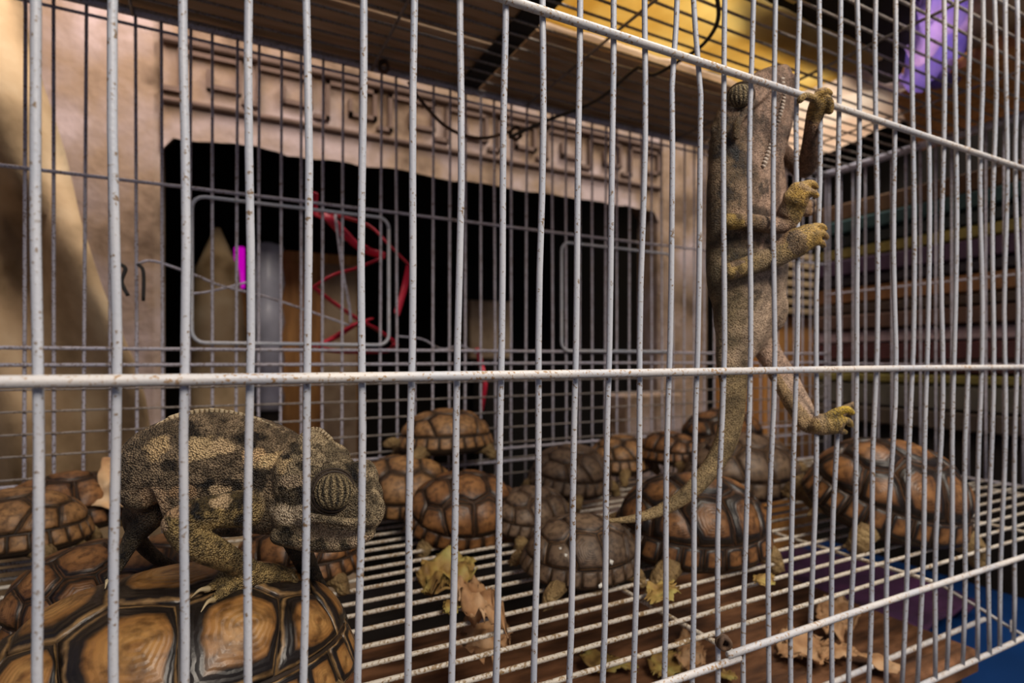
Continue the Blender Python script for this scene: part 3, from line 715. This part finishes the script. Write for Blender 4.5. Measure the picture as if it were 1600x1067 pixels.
# ------------------------------------------------------------------ chameleons
def rp(px, b, r):
    t = (px-800)/F; return r/F*b/(V.y+V.x*t)*D
class Cham:
    def __init__(s): s.parts = []; s.samples = []; s.cols = []
    def chain(s, pts, col, n=5, seg=18):
        q = cr([(p[0], p[1], p[2], p[3], p[4] if len(p) > 4 else p[3]) for p in pts], n)
        W_ = [P(x[0], x[1], x[2]) for x in q]; r1 = []
        for i, x in enumerate(q):     # true radius of a tube seen at a slant
            T = W_[min(i+1, len(q)-1)]-W_[max(i-1, 0)]; Q = T.cross(V).normalized(); kk = U.x-U.y*(x[0]-800)/F
            r1.append(max(.0006, rp(x[0], x[2], x[3])/math.sqrt((kk*Q.dot(U))**2+Q.z**2+1e-9)))
        r2 = [max(.0006, rp(x[0], x[2], x[4])) for x in q]
        s.parts.append(tube_vf(W_, r1, seg, V, r2))
        for w_, r in zip(W_, r1): s.samples.append((*w_, r)); s.cols.append(col)
    def ball(s, x, y, b, r1, r2, rd, col, ang=0):
        c = P(x, y, b); a1, a2, a3 = rp(x, b, r1), rp(x, b, r2), rp(x, b, rd)
        vs = []; fs = []; n, m_ = 12, 18; ca, sa = math.cos(math.radians(ang)), math.sin(math.radians(ang))
        for i in range(n+1):
            t = math.pi*i/n
            for k in range(m_):
                f = 2*math.pi*k/m_; X = a1*math.cos(t) if False else a1*math.sin(t)*math.cos(f); Z = a2*math.sin(t)*math.sin(f); Y = a3*math.cos(t)
                vs.append(c+U*(X*ca-Z*sa)+V*Y+Vector((0, 0, X*sa+Z*ca)))
        for i in range(n):
            for k in range(m_): fs.append((i*m_+k, i*m_+(k+1) % m_, (i+1)*m_+(k+1) % m_, (i+1)*m_+k))
        s.parts.append((vs, fs)); s.samples.append((*c, (a1+a2)/2)); s.cols.append(col)
    def build(s, name, m, vox, parent, tintf):
        me = remesh(s.parts, vox, 3, name); n = len(me.vertices)
        co_ = np.empty(n*3); me.vertices.foreach_get('co', co_); co_ = co_.reshape(-1, 3)
        sm = np.array(s.samples); cl = np.array(s.cols); out = np.empty((n, 4)); out[:, 3] = 1
        for i in range(0, n, 4000):
            d = np.linalg.norm(co_[i:i+4000, None, :]-sm[None, :, :3], axis=2)-sm[None, :, 3]
            wt = np.exp(-np.clip(d-d.min(1, keepdims=True), 0, .05)/.0018); wt /= wt.sum(1, keepdims=True)
            out[i:i+4000, :3] = wt @ cl
        for i in range(n): out[i, :3] = tintf(Vector(co_[i]), out[i, :3])
        at = me.color_attributes.new('tint', 'FLOAT_COLOR', 'POINT'); at.data.foreach_set('color', out.ravel())
        me.transform(Matrix.Translation(-parent.location)); me.materials.append(m)
        print(name, n, 'verts'); return link(name, me, None, parent)
def claw(parent, p0, p1, r=.0016, m=M_claw):
    c0, c1 = P(*p0), P(*p1); md_ = (c0+c1)/2+Vector((0, 0, (c1-c0).length*.18))
    q = cr([tuple(c0), tuple(md_), tuple(c1)], 4); k = len(q)
    vs, fs = tube_vf(q, [r*(1-.92*i/(k-1)) for i in range(k)], 8)
    o = link('claw', mesh('claw', [v-parent.location for v in vs], fs), m, parent); return o
def crest(parent, pts, size, n, mat_, name='crest', dirf=None):
    q = cr(pts, 8); vs = []; fs = []; P3 = [P(x[0], x[1], x[2]) for x in q]
    ls = [0]
    for a_, b_ in zip(P3, P3[1:]): ls.append(ls[-1]+(b_-a_).length)
    for k in range(n):
        d = ls[-1]*(k+.5)/n; i = max(j for j in range(len(ls)) if ls[j] <= d); i = min(i, len(P3)-2)
        t = (d-ls[i])/(ls[i+1]-ls[i]+1e-9); c = P3[i].lerp(P3[i+1], t); T = (P3[i+1]-P3[i]).normalized()
        up = T.cross(V).normalized()*dirf; s_ = size*(.8+.4*random.random())
        b0 = len(vs)
        for j in range(6):
            a = j*math.pi/3; vs.append(c+T*(s_*.62*math.cos(a))+V*(s_*.62*math.sin(a))-up*s_*.5)
        for j in range(6):
            a = j*math.pi/3; vs.append(c+T*(s_*.45*math.cos(a))+V*(s_*.45*math.sin(a))+up*s_*.45)
        vs.append(c+up*s_)
        for j in range(6): fs.append((b0+j, b0+(j+1) % 6, b0+6+(j+1) % 6, b0+6+j)); fs.append((b0+6+j, b0+6+(j+1) % 6, b0+12))
    o = link(name, mesh(name, [v-parent.location for v in vs], fs), mat_, parent); return o
M_crest = noise_mat('pale_crest_scale', [(.42, .32, .18), (.80, .66, .44)], 160, .6, .2)
M_throat = noise_mat('pale_throat_scale', [(.42, .34, .28), (.66, .58, .50)], 160, .6, .2)
def eye_turret(parent, px, py, b, r, off, tilt, m_a, m_b):
    """domed, closed turret with folds running top to bottom, faces the viewer's side"""
    c = P(px, py, b); rr = rp(px, b, r); n = (Vector((0, 0, CZ))-c).normalized(); n = (n+U*tilt[0]+Vector((0, 0, tilt[1]))).normalized()
    c = c+n*off; rt = n.cross(Vector((0, 0, 1))).normalized(); up = rt.cross(n).normalized()
    vs = []; fs = []; at = []; N, M = 16, 72
    for i in range(N+1):
        t = i/N*math.pi*.5
        for k in range(M):
            f = 2*math.pi*k/M; x = math.sin(t)*math.cos(f); y = math.sin(t)*math.sin(f); zz = math.cos(t)
            # meridian folds through top and bottom poles
            lon = math.atan2(x, zz+.25*0+.02); fold = math.sin(lon*15)*.06*math.sin(t)**.5*math.sqrt(max(0, 1-y*y))
            fold += .012*math.sin(y*46+3*x)*math.sqrt(max(0, 1-y*y))
            s_ = 1+fold
            vs.append(c+(rt*x+up*y)*rr*s_+n*(zz*rr*.80*s_)-parent.location); at.append(fold)
    for i in range(N):
        for k in range(M): fs.append((i*M+k, i*M+(k+1) % M, (i+1)*M+(k+1) % M, (i+1)*M+k))
    me = mesh('eye', vs, fs); col = me.color_attributes.new('tint', 'FLOAT_COLOR', 'POINT')
    dat = []
    for v_, h in zip(vs, at):
        g = min(1, max(0, (h+.035)/.07)); dat += [.03+.46*g, .024+.36*g, .015+.20*g, 1]
    col.data.foreach_set('color', dat); eo = link('eye', me, m_a, parent)
    for q, (ro, rt_, hh) in enumerate([(1.07, .09, -.10), (1.24, .06, -.30)]):
        pts = [c+(rt*math.cos(f)+up*math.sin(f))*rr*ro+n*rr*hh for f in np.linspace(0, 2*math.pi, 41)]
        v2, f2 = tube_vf(pts, [rr*rt_]*len(pts), 8, cap=False)
        link('eyelid_fold', mesh('eyelid_fold', [v-parent.location for v in v2], f2), M_seam, eo)
    pc = c-up*rr*.62+n*rr*.62
    v2, f2 = tube_vf([pc-n*.001, pc+n*rr*.04], [rr*.09, rr*.07], 10)
    link('pupil', mesh('pupil', [v-parent.location for v in v2], f2), M_eye, eo)
def fbm(p, s): return noise.noise(p*s)+.5*noise.noise(p*s*2.1+Vector((5, 1, 2)))+.25*noise.noise(p*s*4.3)
# ---- left chameleon
from mathutils.bvhtree import BVHTree
bpy.context.view_layer.update()
def shell_bvh(root, lift=0):
    sh = [c for c in root.children if c.name.startswith('shell')][0]; Mw = sh.matrix_world
    return BVHTree.FromPolygons([Mw @ v.co for v in sh.data.vertices], [tuple(p.vertices) for p in sh.data.polygons])
BV = shell_bvh(BIG)
def sb(x, y, r=0, default=1.38):     # depth at which something of radius r touches the shell
    d = Vector(((x-800)/F, 1, (HY-y)/F)).normalized(); h = BV.ray_cast(Vector((0, 0, CZ)), d)
    return default if h[0] is None else ab(h[0]+h[1]*(r+.0085))[1]
cl = empty('chameleon', P(385, 905, 1.33), 'dark mottled chameleon at left, standing on the large amber tortoise', 'chameleon', 'chameleons in the cage')
C1 = Cham(); g = (.27, .20, .125); hd = (.46, .36, .22); lm = (.42, .30, .12); fa = (.07, .055, .035)
C1.chain([(214, 772, 1.42, 34, 24), (240, 744, 1.42, 74, 42), (300, 739, 1.41, 94, 50), (360, 741, 1.40, 97, 50), (415, 750, 1.38, 88, 46), (452, 768, 1.35, 74, 42), (478, 785, 1.31, 52, 42)], g, 6, 32)
C1.chain([(456, 790, 1.34, 44, 40), (488, 772, 1.31, 86, 46), (512, 780, 1.28, 76, 48), (540, 790, 1.25, 62, 44), (566, 796, 1.22, 54, 34), (580, 803, 1.20, 30, 20)], hd, 6, 32)
C1.ball(493, 715, 1.32, 32, 48, 13, hd, 14)          # casque
C1.ball(476, 748, 1.32, 20, 36, 22, hd, 20)
C1.ball(560, 762, 1.24, 30, 46, 26, hd, -18)         # brow and far turret
C1.ball(452, 805, 1.30, 26, 30, 34, hd)             # gular lobe
C1.chain([(440, 835, 1.30, 16, 26), (490, 842, 1.27, 19, 28), (540, 842, 1.23, 17, 26), (575, 832, 1.20, 12, 18)], hd, 5)   # lower jaw
C1.chain([(470, 806, 1.22, 7, 8), (510, 812, 1.185, 7, 7), (550, 816, 1.16, 7, 8), (582, 814, 1.165, 8, 8)], hd, 5)      # upper lip ridge
pb = min(1.34, sb(388, 915, .004)); print('palm depth', pb)
C1.chain([(398, 793, 1.28, 32, 16), (350, 797, 1.25, 28, 18), (300, 806, 1.22, 25, 18), (276, 818, 1.21, 25, 18)], lm, 5)
C1.chain([(274, 816, 1.21, 24, 18), (292, 840, 1.22, 26, 20), (325, 858, 1.24, 26, 19), (356, 873, (1.24+pb)/2, 22, 17), (380, 886, pb, 19, 15)], lm, 5)
C1.chain([(376, 884, pb, 20, 15), (390, 894, pb, 20, 15)], lm)
t1, t2, t3 = sb(340, 918), sb(336, 936), sb(455, 912)
C1.chain([(388, 892, pb, 20, 14), (354, 905, t1, 18, 12), (336, 914, t1-.01, 9, 8), (322, 921, sb(322, 924)-.01, 6, 6)], lm, 4)
C1.chain([(388, 900, pb, 19, 14), (360, 917, t1-.01, 15, 12), (343, 929, t2, 9, 8), (332, 938, t2-.01, 6.5, 6)], lm, 4)
C1.chain([(385, 894, pb, 19, 14), (418, 898, (pb+t3)/2, 18, 13), (443, 903, t3, 16, 12), (457, 907, t3, 11, 9)], lm, 4)
C1.chain([(388, 898, pb+.02, 17, 13), (425, 895, pb+.05, 15, 12), (452, 898, pb+.05, 11, 9)], lm, 4)
C1.chain([(240, 800, 1.46, 26, 20), (212, 835, 1.50, 18, 16), (196, 862, 1.48, 13, 12), (182, 888, 1.45, 11, 10), (170, 905, 1.42, 8, 8)], fa, 5)
C1.chain([(225, 780, 1.45, 28, 22), (206, 812, 1.52, 16, 14), (222, 850, 1.60, 13, 12), (258, 880, 1.66, 10, 10), (300, 890, 1.70, 6, 6)], fa, 5)
C1.chain([(460, 838, 1.38, 22, 18), (478, 880, 1.44, 17, 15), (500, 925, 1.46, 14, 12), (522, 950, 1.45, 13, 12), (536, 968, 1.43, 8, 8)], fa, 5)
light = [((240, 706), 17, (.50, .36, .19)), ((318, 708), 24, (.50, .37, .20)), ((345, 702), 13, (.48, .35, .2)), ((403, 712), 14, (.50, .34, .18)), ((425, 722), 16, (.52, .38, .2)), ((232, 785), 16, (.40, .28, .17)), ((246, 800), 14, (.40, .28, .17)), ((343, 772), 11, (.46, .34, .20)), ((452, 793), 18, (.46, .38, .27)), ((470, 800), 12, (.44, .36, .25)), ((280, 775), 14, (.34, .22, .12)), ((505, 812), 22, (.34, .26, .17)), ((455, 745), 10, (.34, .26, .17)), ((540, 820), 14, (.40, .30, .2))]
darks = [((437, 718), 10), ((243, 776), 9), ((326, 768), 12), ((262, 735), 13), ((300, 680), 16), ((450, 770), 18), ((470, 755), 10), ((360, 765), 16), ((405, 745), 18), ((375, 800), 9), ((440, 838), 14), ((300, 770), 9), ((525, 832), 9), ((385, 690), 14), ((487, 835), 12)]+[((x, y), 3.5) for x, y in ((594, 822), (584, 827), (572, 831), (560, 833), (546, 834), (532, 833), (518, 830), (505, 826), (492, 820), (480, 812))]+[((461, 700), 7), ((466, 722), 6), ((540, 722), 7), ((546, 742), 6)]
def pxof(p):
    Y = p.y; return 800+F*p.x/Y, HY-F*(p.z-CZ)/Y
LB = [(P(x, y, 1.31), rp(x, 1.31, r), c) for (x, y), r, c in light]; DB = [(P(x, y, 1.31), rp(x, 1.31, r)) for (x, y), r in darks]
def flat(p): return Vector((p.dot(U), p.z))     # blotches run through the flank, measured in the flank's own plane
LBf = [(flat(c), r, k) for c, r, k in LB]; DBf = [(flat(c), r) for c, r in DB]
eyeC = flat(P(520, 767, 1.28))
def tint1(p, c):
    c = np.array(c); n1 = fbm(p, 75); n2 = fbm(p+Vector((3, 3, 3)), 190)
    c = c*(1+.8*n1+.8*n2)
    q = flat(p)
    yel = min(1, max(0, c[0]*3.2-.35))
    if n1 > .22: c = c*.42
    for k, r in DBf:
        d = (q-k).length/r+.5*n2+.5*n1
        if d < 1.15: c = c*(.22 if d < .9 else .22+.78*(d-.9)/.25)
    for k, r, cc in LBf:
        e = q-k; d = math.hypot(e.x*.8, e.y*1.35)/(r*1.05)+.75*fbm(p+Vector((7, 1, 4)), 130)+.2*n2
        if d < 1.2:
            w_ = 1 if d < .9 else (1.2-d)/.3; c = c*(1-w_)+np.array(cc)*1.5*(1+.3*n2)*w_
    de = (q-eyeC).length/rp(520, 1.28, 38)
    if de < 1.25 and p.dot(V) < 1.3*D: c = c*.6
    return np.clip(c, .012, .9)
C1.build('body', M_cham, .0010, cl, tint1)
crest(cl, [(222, 700, 1.41), (245, 667, 1.41), (285, 647, 1.41), (340, 642, 1.40), (400, 655, 1.38), (440, 676, 1.36), (458, 693, 1.35)], .0026, 36, M_crest, 'back_crest', -1)
crest(cl, [(462, 700, 1.33), (475, 680, 1.32), (492, 669, 1.32), (512, 680, 1.31), (530, 706, 1.30)], .0020, 18, M_crest, 'casque_crest', -1)
eye_turret(cl, 519, 768, 1.22, 28, .006, (.15, 0), M_cham, M_crest)
for p0, p1 in [((325, 920, sb(325, 924)-.01), (298, 934, sb(298, 938)-.002)), ((334, 937, t2-.01), (314, 956, sb(314, 958)-.002)), ((456, 907, t3), (468, 918, sb(468, 918))), ((450, 897, pb+.05), (462, 905, pb+.03)), ((534, 965, 1.43), (528, 988, 1.40)), ((538, 968, 1.43), (540, 992, 1.40)), ((170, 905, 1.42), (164, 920, 1.40))]: claw(cl, p0, p1, .0019)
# ---- right chameleon
cr_ = empty('chameleon', P(1168, 560, 1.12), 'pale brown chameleon with yellow limbs clinging upright to the front bars', 'chameleon', 'chameleons in the cage')
C2 = Cham(); bd = (.50, .385, .27); bk = (.30, .21, .13); yl = (.54, .34, .075); hdr = (.36, .27, .19); tl = (.50, .38, .2); pk = (.56, .40, .29)
C2.chain([(1166, 225, 1.13, 50, 34), (1167, 262, 1.13, 52, 36), (1168, 300, 1.13, 55, 38), (1169, 370, 1.13, 56, 40), (1168, 430, 1.13, 56, 38), (1166, 480, 1.13, 50, 34), (1156, 522, 1.13, 38, 28), (1146, 560, 1.13, 24, 20), (1146, 600, 1.13, 18, 16), (1144, 640, 1.14, 17, 15), (1137, 680, 1.15, 15.5, 14), (1121, 716, 1.17, 14.5, 13), (1096, 750, 1.19, 13, 12), (1065, 778, 1.22, 11, 11), (1025, 800, 1.26, 8.5, 8.5), (985, 811, 1.29, 6, 6), (945, 814, 1.32, 3, 3)], bd, 6, 32)
C2.chain([(1166, 235, 1.13, 50, 34), (1172, 205, 1.13, 50, 34), (1186, 175, 1.12, 44, 30), (1203, 145, 1.11, 33, 24), (1218, 124, 1.10, 21, 17), (1226, 113, 1.095, 11, 10)], hdr, 6, 30)
C2.ball(1131, 194, 1.14, 15, 34, 11, bk, -50)          # casque
C2.ball(1168, 140, 1.12, 16, 34, 15, bk, -55)
C2.chain([(1150, 214, 1.075, 5, 5), (1153, 192, 1.07, 5, 5), (1168, 172, 1.07, 5, 5), (1192, 150, 1.07, 5, 5), (1215, 122, 1.075, 5, 5)], (.66, .50, .22), 5)  # jaw line
C2.chain([(1234, 122, 1.1, 7, 8), (1235, 155, 1.1, 8, 9), (1224, 200, 1.09, 10, 11), (1211, 240, 1.08, 12, 12), (1200, 290, 1.08, 10, 10)], (.30, .20, .16), 5)
C2.ball(1205, 475, 1.12, 20, 44, 26, bd, 12)          # hanging belly and thigh
# raised far arm
C2.chain([(1212, 228, 1.15, 14), (1238, 252, 1.15, 12), (1258, 264, 1.12, 14), (1266, 235, 1.06, 14), (1270, 200, 1.02, 12), (1274, 175, 1.0, 11)], (.28, .19, .12), 5)
C2.chain([(1274, 178, 1.0, 12), (1279, 163, .985, 13)], yl)
C2.chain([(1277, 168, .985, 9), (1270, 154, .968, 6), (1258, 150, .965, 5.5), (1249, 157, .97, 4.5)], (.38, .25, .08))
C2.chain([(1281, 168, .985, 9), (1289, 155, .965, 6.5), (1296, 160, .963, 6), (1297, 174, .97, 5)], yl)
C2.chain([(1278, 160, .985, 8), (1279, 146, .965, 6), (1289, 142, .962, 5.5), (1297, 146, .965, 4.5)], yl)
# near fore leg
C2.chain([(1140, 346, 1.06, 13), (1172, 347, 1.045, 13), (1205, 352, 1.03, 13), (1226, 348, 1.02, 15), (1236, 330, 1.005, 16), (1243, 312, .99, 15)], (.42, .28, .07), 5)
C2.chain([(1243, 312, .985, 16), (1250, 299, .975, 14)], yl)
C2.chain([(1248, 297, .975, 8), (1259, 288, .965, 6), (1269, 287, .962, 5.5), (1275, 293, .968, 4.5)], yl)
C2.chain([(1250, 306, .968, 8), (1261, 301, .958, 6), (1270, 301, .956, 5.5), (1276, 306, .962, 4.5)], yl)
C2.chain([(1246, 318, 1.0, 10), (1258, 322, 1.02, 8), (1270, 318, 1.03, 7)], (.36, .24, .10))
C2.chain([(1244, 325, 1.0, 9), (1258, 331, 1.02, 8), (1271, 329, 1.03, 6)], (.36, .24, .10))
# near hind leg, folded up
C2.chain([(1140, 424, 1.06, 14), (1170, 415, 1.045, 15), (1204, 403, 1.02, 17), (1228, 390, 1.0, 18), (1246, 378, .98, 20)], (.42, .29, .10), 5)
C2.chain([(1246, 378, .98, 20), (1262, 370, .97, 19)], yl)
C2.chain([(1260, 362, .965, 9), (1274, 354, .958, 5.8), (1284, 354, .956, 5.2), (1289, 358, .96, 4)], yl)
C2.chain([(1262, 370, .962, 9), (1277, 366, .953, 5.8), (1287, 366, .951, 5.2), (1292, 371, .955, 4)], yl)
C2.chain([(1260, 379, .965, 9), (1274, 378, .955, 5.8), (1283, 379, .953, 5.2), (1287, 384, .957, 4)], yl)
C2.chain([(1255, 385, 1.0, 10), (1270, 382, 1.03, 7)], (.30, .2, .1))
# far hind leg
C2.chain([(1186, 500, 1.14, 24, 22), (1198, 545, 1.14, 17), (1222, 585, 1.12, 16), (1246, 630, 1.07, 17), (1262, 656, 1.03, 16), (1280, 664, 1.0, 15)], pk, 5)
C2.chain([(1280, 664, .995, 16), (1300, 661, .98, 18)], (.44, .30, .10))
C2.chain([(1298, 652, .975, 9), (1312, 642, .963, 6.5), (1324, 640, .960, 6), (1331, 645, .963, 4.5)], (.66, .45, .03))
C2.chain([(1300, 662, .975, 9), (1314, 657, .960, 6.5), (1325, 658, .958, 5.5), (1330, 664, .962, 4)], (.50, .34, .08))
C2.chain([(1298, 670, .982, 9), (1311, 672, .972, 6), (1320, 675, .975, 4.5)], (.44, .30, .10))
C2.chain([(1302, 655, 1.0, 10), (1320, 640, 1.02, 7), (1335, 632, 1.03, 5)], (.3, .2, .1))
yspots = [(1190, 402, 12), (1128, 600, 8), (1115, 735, 12), (1078, 768, 10), (1136, 690, 6), (1050, 790, 8), (1290, 300, 5)]
YS = [(P(x, y, 1.1), rp(x, 1.1, r)) for x, y, r in yspots]
DK2 = [(P(x, y, 1.08), rp(x, 1.08, r)) for x, y, r in ((1136, 232, 16), (1128, 270, 13), (1140, 300, 12), (1150, 175, 12), (1165, 120, 12), (1180, 340, 14), (1150, 385, 14), (1190, 385, 13), (1200, 440, 9), (1178, 455, 8), (1160, 250, 9), (1185, 300, 9))]
PL2 = [(P(x, y, 1.08), rp(x, 1.08, r)) for x, y, r in ((1152, 460, 18), (1165, 500, 18), (1150, 400, 9), (1218, 310, 10), (1215, 440, 12), (1205, 480, 14))]
WR = [P(1222, 352, 1.02), P(1212, 400, 1.0), P(1280, 664, 1.0), P(1272, 190, 1.0)]
def tint2(p, c):
    c = np.array(c); n1 = fbm(p, 60); n2 = fbm(p+Vector((3, 3, 3)), 220)
    n3 = fbm(Vector((p.x*2.5, p.y*2.5, p.z*.5)), 110)
    yellow = c[2] < .3*c[0]
    c = c*(1+.45*n1+.45*n2)
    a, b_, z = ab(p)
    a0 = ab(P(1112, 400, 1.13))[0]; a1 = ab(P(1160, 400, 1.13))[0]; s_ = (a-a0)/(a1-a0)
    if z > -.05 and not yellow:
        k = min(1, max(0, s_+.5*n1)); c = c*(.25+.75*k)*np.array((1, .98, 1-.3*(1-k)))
    if z < -.02 and b_ > 0 and not yellow and a < ab(P(1175, 700, 1.2))[0]: c = c*np.array((.85, .82, .58))
    if z > .30 and not yellow:
        c = c*np.array((.92, .84, .86))*(1-.55*max(0, n3))
    if not yellow:
        for q, r in DK2:
            d = (p-q).length/(r*1.5)+.6*n1+.4*n2
            if d < 1.1: c = c*(.38 if d < .8 else .38+.62*(d-.8)/.3)
        for q, r in PL2:
            d = (p-q).length/(r*1.5)+.5*n1+.3*n2
            if d < 1.1: w_ = 1 if d < .7 else (1.1-d)/.4; c = c*(1+.35*w_)
    else:
        for q in WR:
            d = (p-q).length
            if d < .022: c = c*(.78+.30*math.sin(d*2*math.pi/.0021))
        if n1 > .15: c = c*np.array((.6, .6, 1.0))
    for q, r in YS:
        if (p-q).length < r*2.2*(1+.5*n2) and n1 > -.3: c = c*.5+np.array((.55, .38, .03))*.5
    return np.clip(c, .02, .9)
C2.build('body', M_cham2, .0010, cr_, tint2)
crest(cr_, [(1240, 118, 1.09), (1243, 150, 1.09), (1234, 190, 1.09), (1222, 225, 1.085), (1210, 262, 1.08), (1203, 290, 1.08)], .0027, 30, M_throat, 'throat_crest', -1)
crest(cr_, [(1222, 120, 1.07), (1225, 150, 1.065), (1216, 190, 1.06), (1203, 230, 1.06), (1192, 262, 1.06)], .0022, 26, M_throat, 'throat_scales', -1)
eye_turret(cr_, 1158, 152, 1.09, 17, .005, (-.5, .15), M_cham, M_seam)
for p0, p1 in [((1271, 302, .96), (1279, 308, .955)), ((1273, 295, .97), (1276, 303, .965)), ((1250, 158, .99), (1244, 166, 1.0)), ((1296, 170, .98), (1290, 180, .99)), ((1288, 368, .955), (1292, 377, .955)), ((1285, 378, .958), (1284, 387, .958)), ((1328, 642, .965), (1337, 647, .965)), ((1327, 664, .965), (1334, 670, .97))]: claw(cr_, p0, p1, .0017)
# ------------------------------------------------------------------ scraps
def scrap(name, quad, z, m, label, amp=.006, seed=1, cat='leaf', jag=.22, dz=None, nx=22):
    cs = [PZ(x, y, z) for x, y in quad]
    if dz:
        for c, d in zip(cs, dz): c.z += d
    o = sheet(name, cs, m, nx, nx, amp, 42, .0008, None, jag, 0, seed); return tag(o, label, cat, 'food scraps')
ZS = ZF+.03
scrap('lettuce_scrap', [(640, 905), (700, 925), (755, 880), (690, 868)], ZS, M_leaf, 'yellow green crumpled lettuce scrap on the floor wires', .018, 1)
scrap('lettuce_scrap', [(700, 905), (745, 985), (805, 960), (745, 882)], ZS, M_leafdry, 'limp brown lettuce rib beside the yellow green scrap', .018, 2)
scrap('lettuce_scrap', [(715, 965), (725, 1018), (800, 1010), (790, 950)], -.80, M_leafdry, 'brown lettuce end hanging through the floor wires', .010, 3, dz=[0, -.01, -.01, 0])
scrap('lettuce_scrap', [(688, 940), (700, 958), (728, 950), (712, 932)], ZS, M_leaf, 'small green lettuce bit below the crumpled scrap', .005, 4)
scrap('lettuce_scrap', [(1000, 925), (1030, 945), (1075, 925), (1040, 905)], ZS, M_leaf, 'curled yellow leaf bit left of the wire crossing', .007, 5)
scrap('lettuce_scrap', [(1170, 900), (1195, 925), (1222, 908), (1195, 890)], ZS, M_leaf, 'yellow leaf bit at the rim of the tail-crossed tortoise', .006, 6)
scrap('lettuce_scrap', [(890, 1030), (960, 1060), (1010, 1035), (940, 1010)], -1.03, M_leaf, 'green leaf scrap on the tray below the middle', .008, 7)
scrap('lettuce_scrap', [(1000, 1040), (1050, 1062), (1075, 1030), (1030, 1010)], -1.03, M_leaf, 'pale green leaf scrap on the tray near the splice', .008, 8)
scrap('dry_leaf', [(1045, 990), (1070, 1060), (1110, 1040), (1085, 975)], -1.02, M_leafdry, 'dry brown leaf curled on the tray left of the wire tie', .012, 9)
scrap('dry_leaf', [(1205, 1000), (1250, 1040), (1320, 1015), (1250, 985)], -1.02, M_leafdry, 'pale ragged dry leaf on the tray right of the wire tie', .009, 10, jag=.25)
scrap('dry_leaf', [(1270, 1015), (1300, 1035), (1350, 1025), (1320, 1005)], -1.02, M_leafdry, 'small pale leaf piece touching the ragged dry leaf', .006, 11)
scrap('dry_leaf', [(1330, 1010), (1345, 1030), (1415, 1060), (1400, 1030)], -1.02, M_leafdry, 'long pale leaf stalk at the right of the tray', .006, 12, jag=.08)
scrap('dry_leaf', [(1270, 960), (1290, 1000), (1345, 985), (1320, 950)], -1.01, M_leafdry, 'upright tan leaf at the rear of the tray', .012, 13, dz=[.02, 0, 0, .02])
scrap('lettuce_scrap', [(1120, 1045), (1130, 1062), (1155, 1062), (1145, 1045)], -1.03, M_leaf, 'tiny yellow sprig under the wire tie', .004, 14)
scrap('lettuce_scrap', [(10, 965), (30, 985), (62, 975), (40, 958)], ZS, M_leaf, 'yellow leaf bit on the floor wires at far left', .005, 15)
c0 = P(175, 795, 2.45)
o = sheet('crumpled_paper', (P(135, 785, 2.45), P(214, 800, 2.38), P(212, 704, 2.5), P(160, 715, 2.55)), M_paper, 24, 24, .014, 30, .001); tag(o, 'crumpled tan paper wedged behind the left chameleon', 'paper')
# droppings on the nearest tortoise
M_dropping = noise_mat('white_dropping', [(.7, .68, .62), (.8, .78, .72)], 30, .6, 0)
def spots(root, pix):
    bpy.context.view_layer.update()
    sh = [c for c in root.children if c.name.startswith('shell')][0]; Mw = sh.matrix_world
    bv = BVHTree.FromPolygons([Mw @ v.co for v in sh.data.vertices], [tuple(p.vertices) for p in sh.data.polygons])
    Mi = root.matrix_world.inverted()
    for x, y, r in pix:
        d = Vector(((x-800)/F, 1, (HY-y)/F)).normalized(); h = bv.ray_cast(Vector((0, 0, CZ)), d)
        if h[0] is None: continue
        c = h[0]+h[1]*.0022; rr = r/F*h[3]; t1 = h[1].orthogonal().normalized(); t2 = h[1].cross(t1)
        vs = []; fs = []
        for i in range(4):
            q = i/3*math.pi/2
            for k in range(10):
                f = k*math.pi/5; jj = 1+.25*math.sin(k*2.3+x)
                vs.append(Mi @ (c+(t1*math.cos(f)+t2*math.sin(f))*rr*math.cos(q)*jj+h[1]*rr*.35*math.sin(q)))
        for i in range(3):
            for k in range(10): fs.append((i*10+k, i*10+(k+1) % 10, (i+1)*10+(k+1) % 10, (i+1)*10+k))
        link('dropping', mesh('dropping', vs, fs), M_dropping, root)
near = [o for o in bpy.data.objects if o.get('label', '').startswith('grey brown tortoise with white')][0]
spots(near, [(953, 878, 3.5), (937, 914, 3.5), (884, 868, 2.5), (876, 858, 2)])
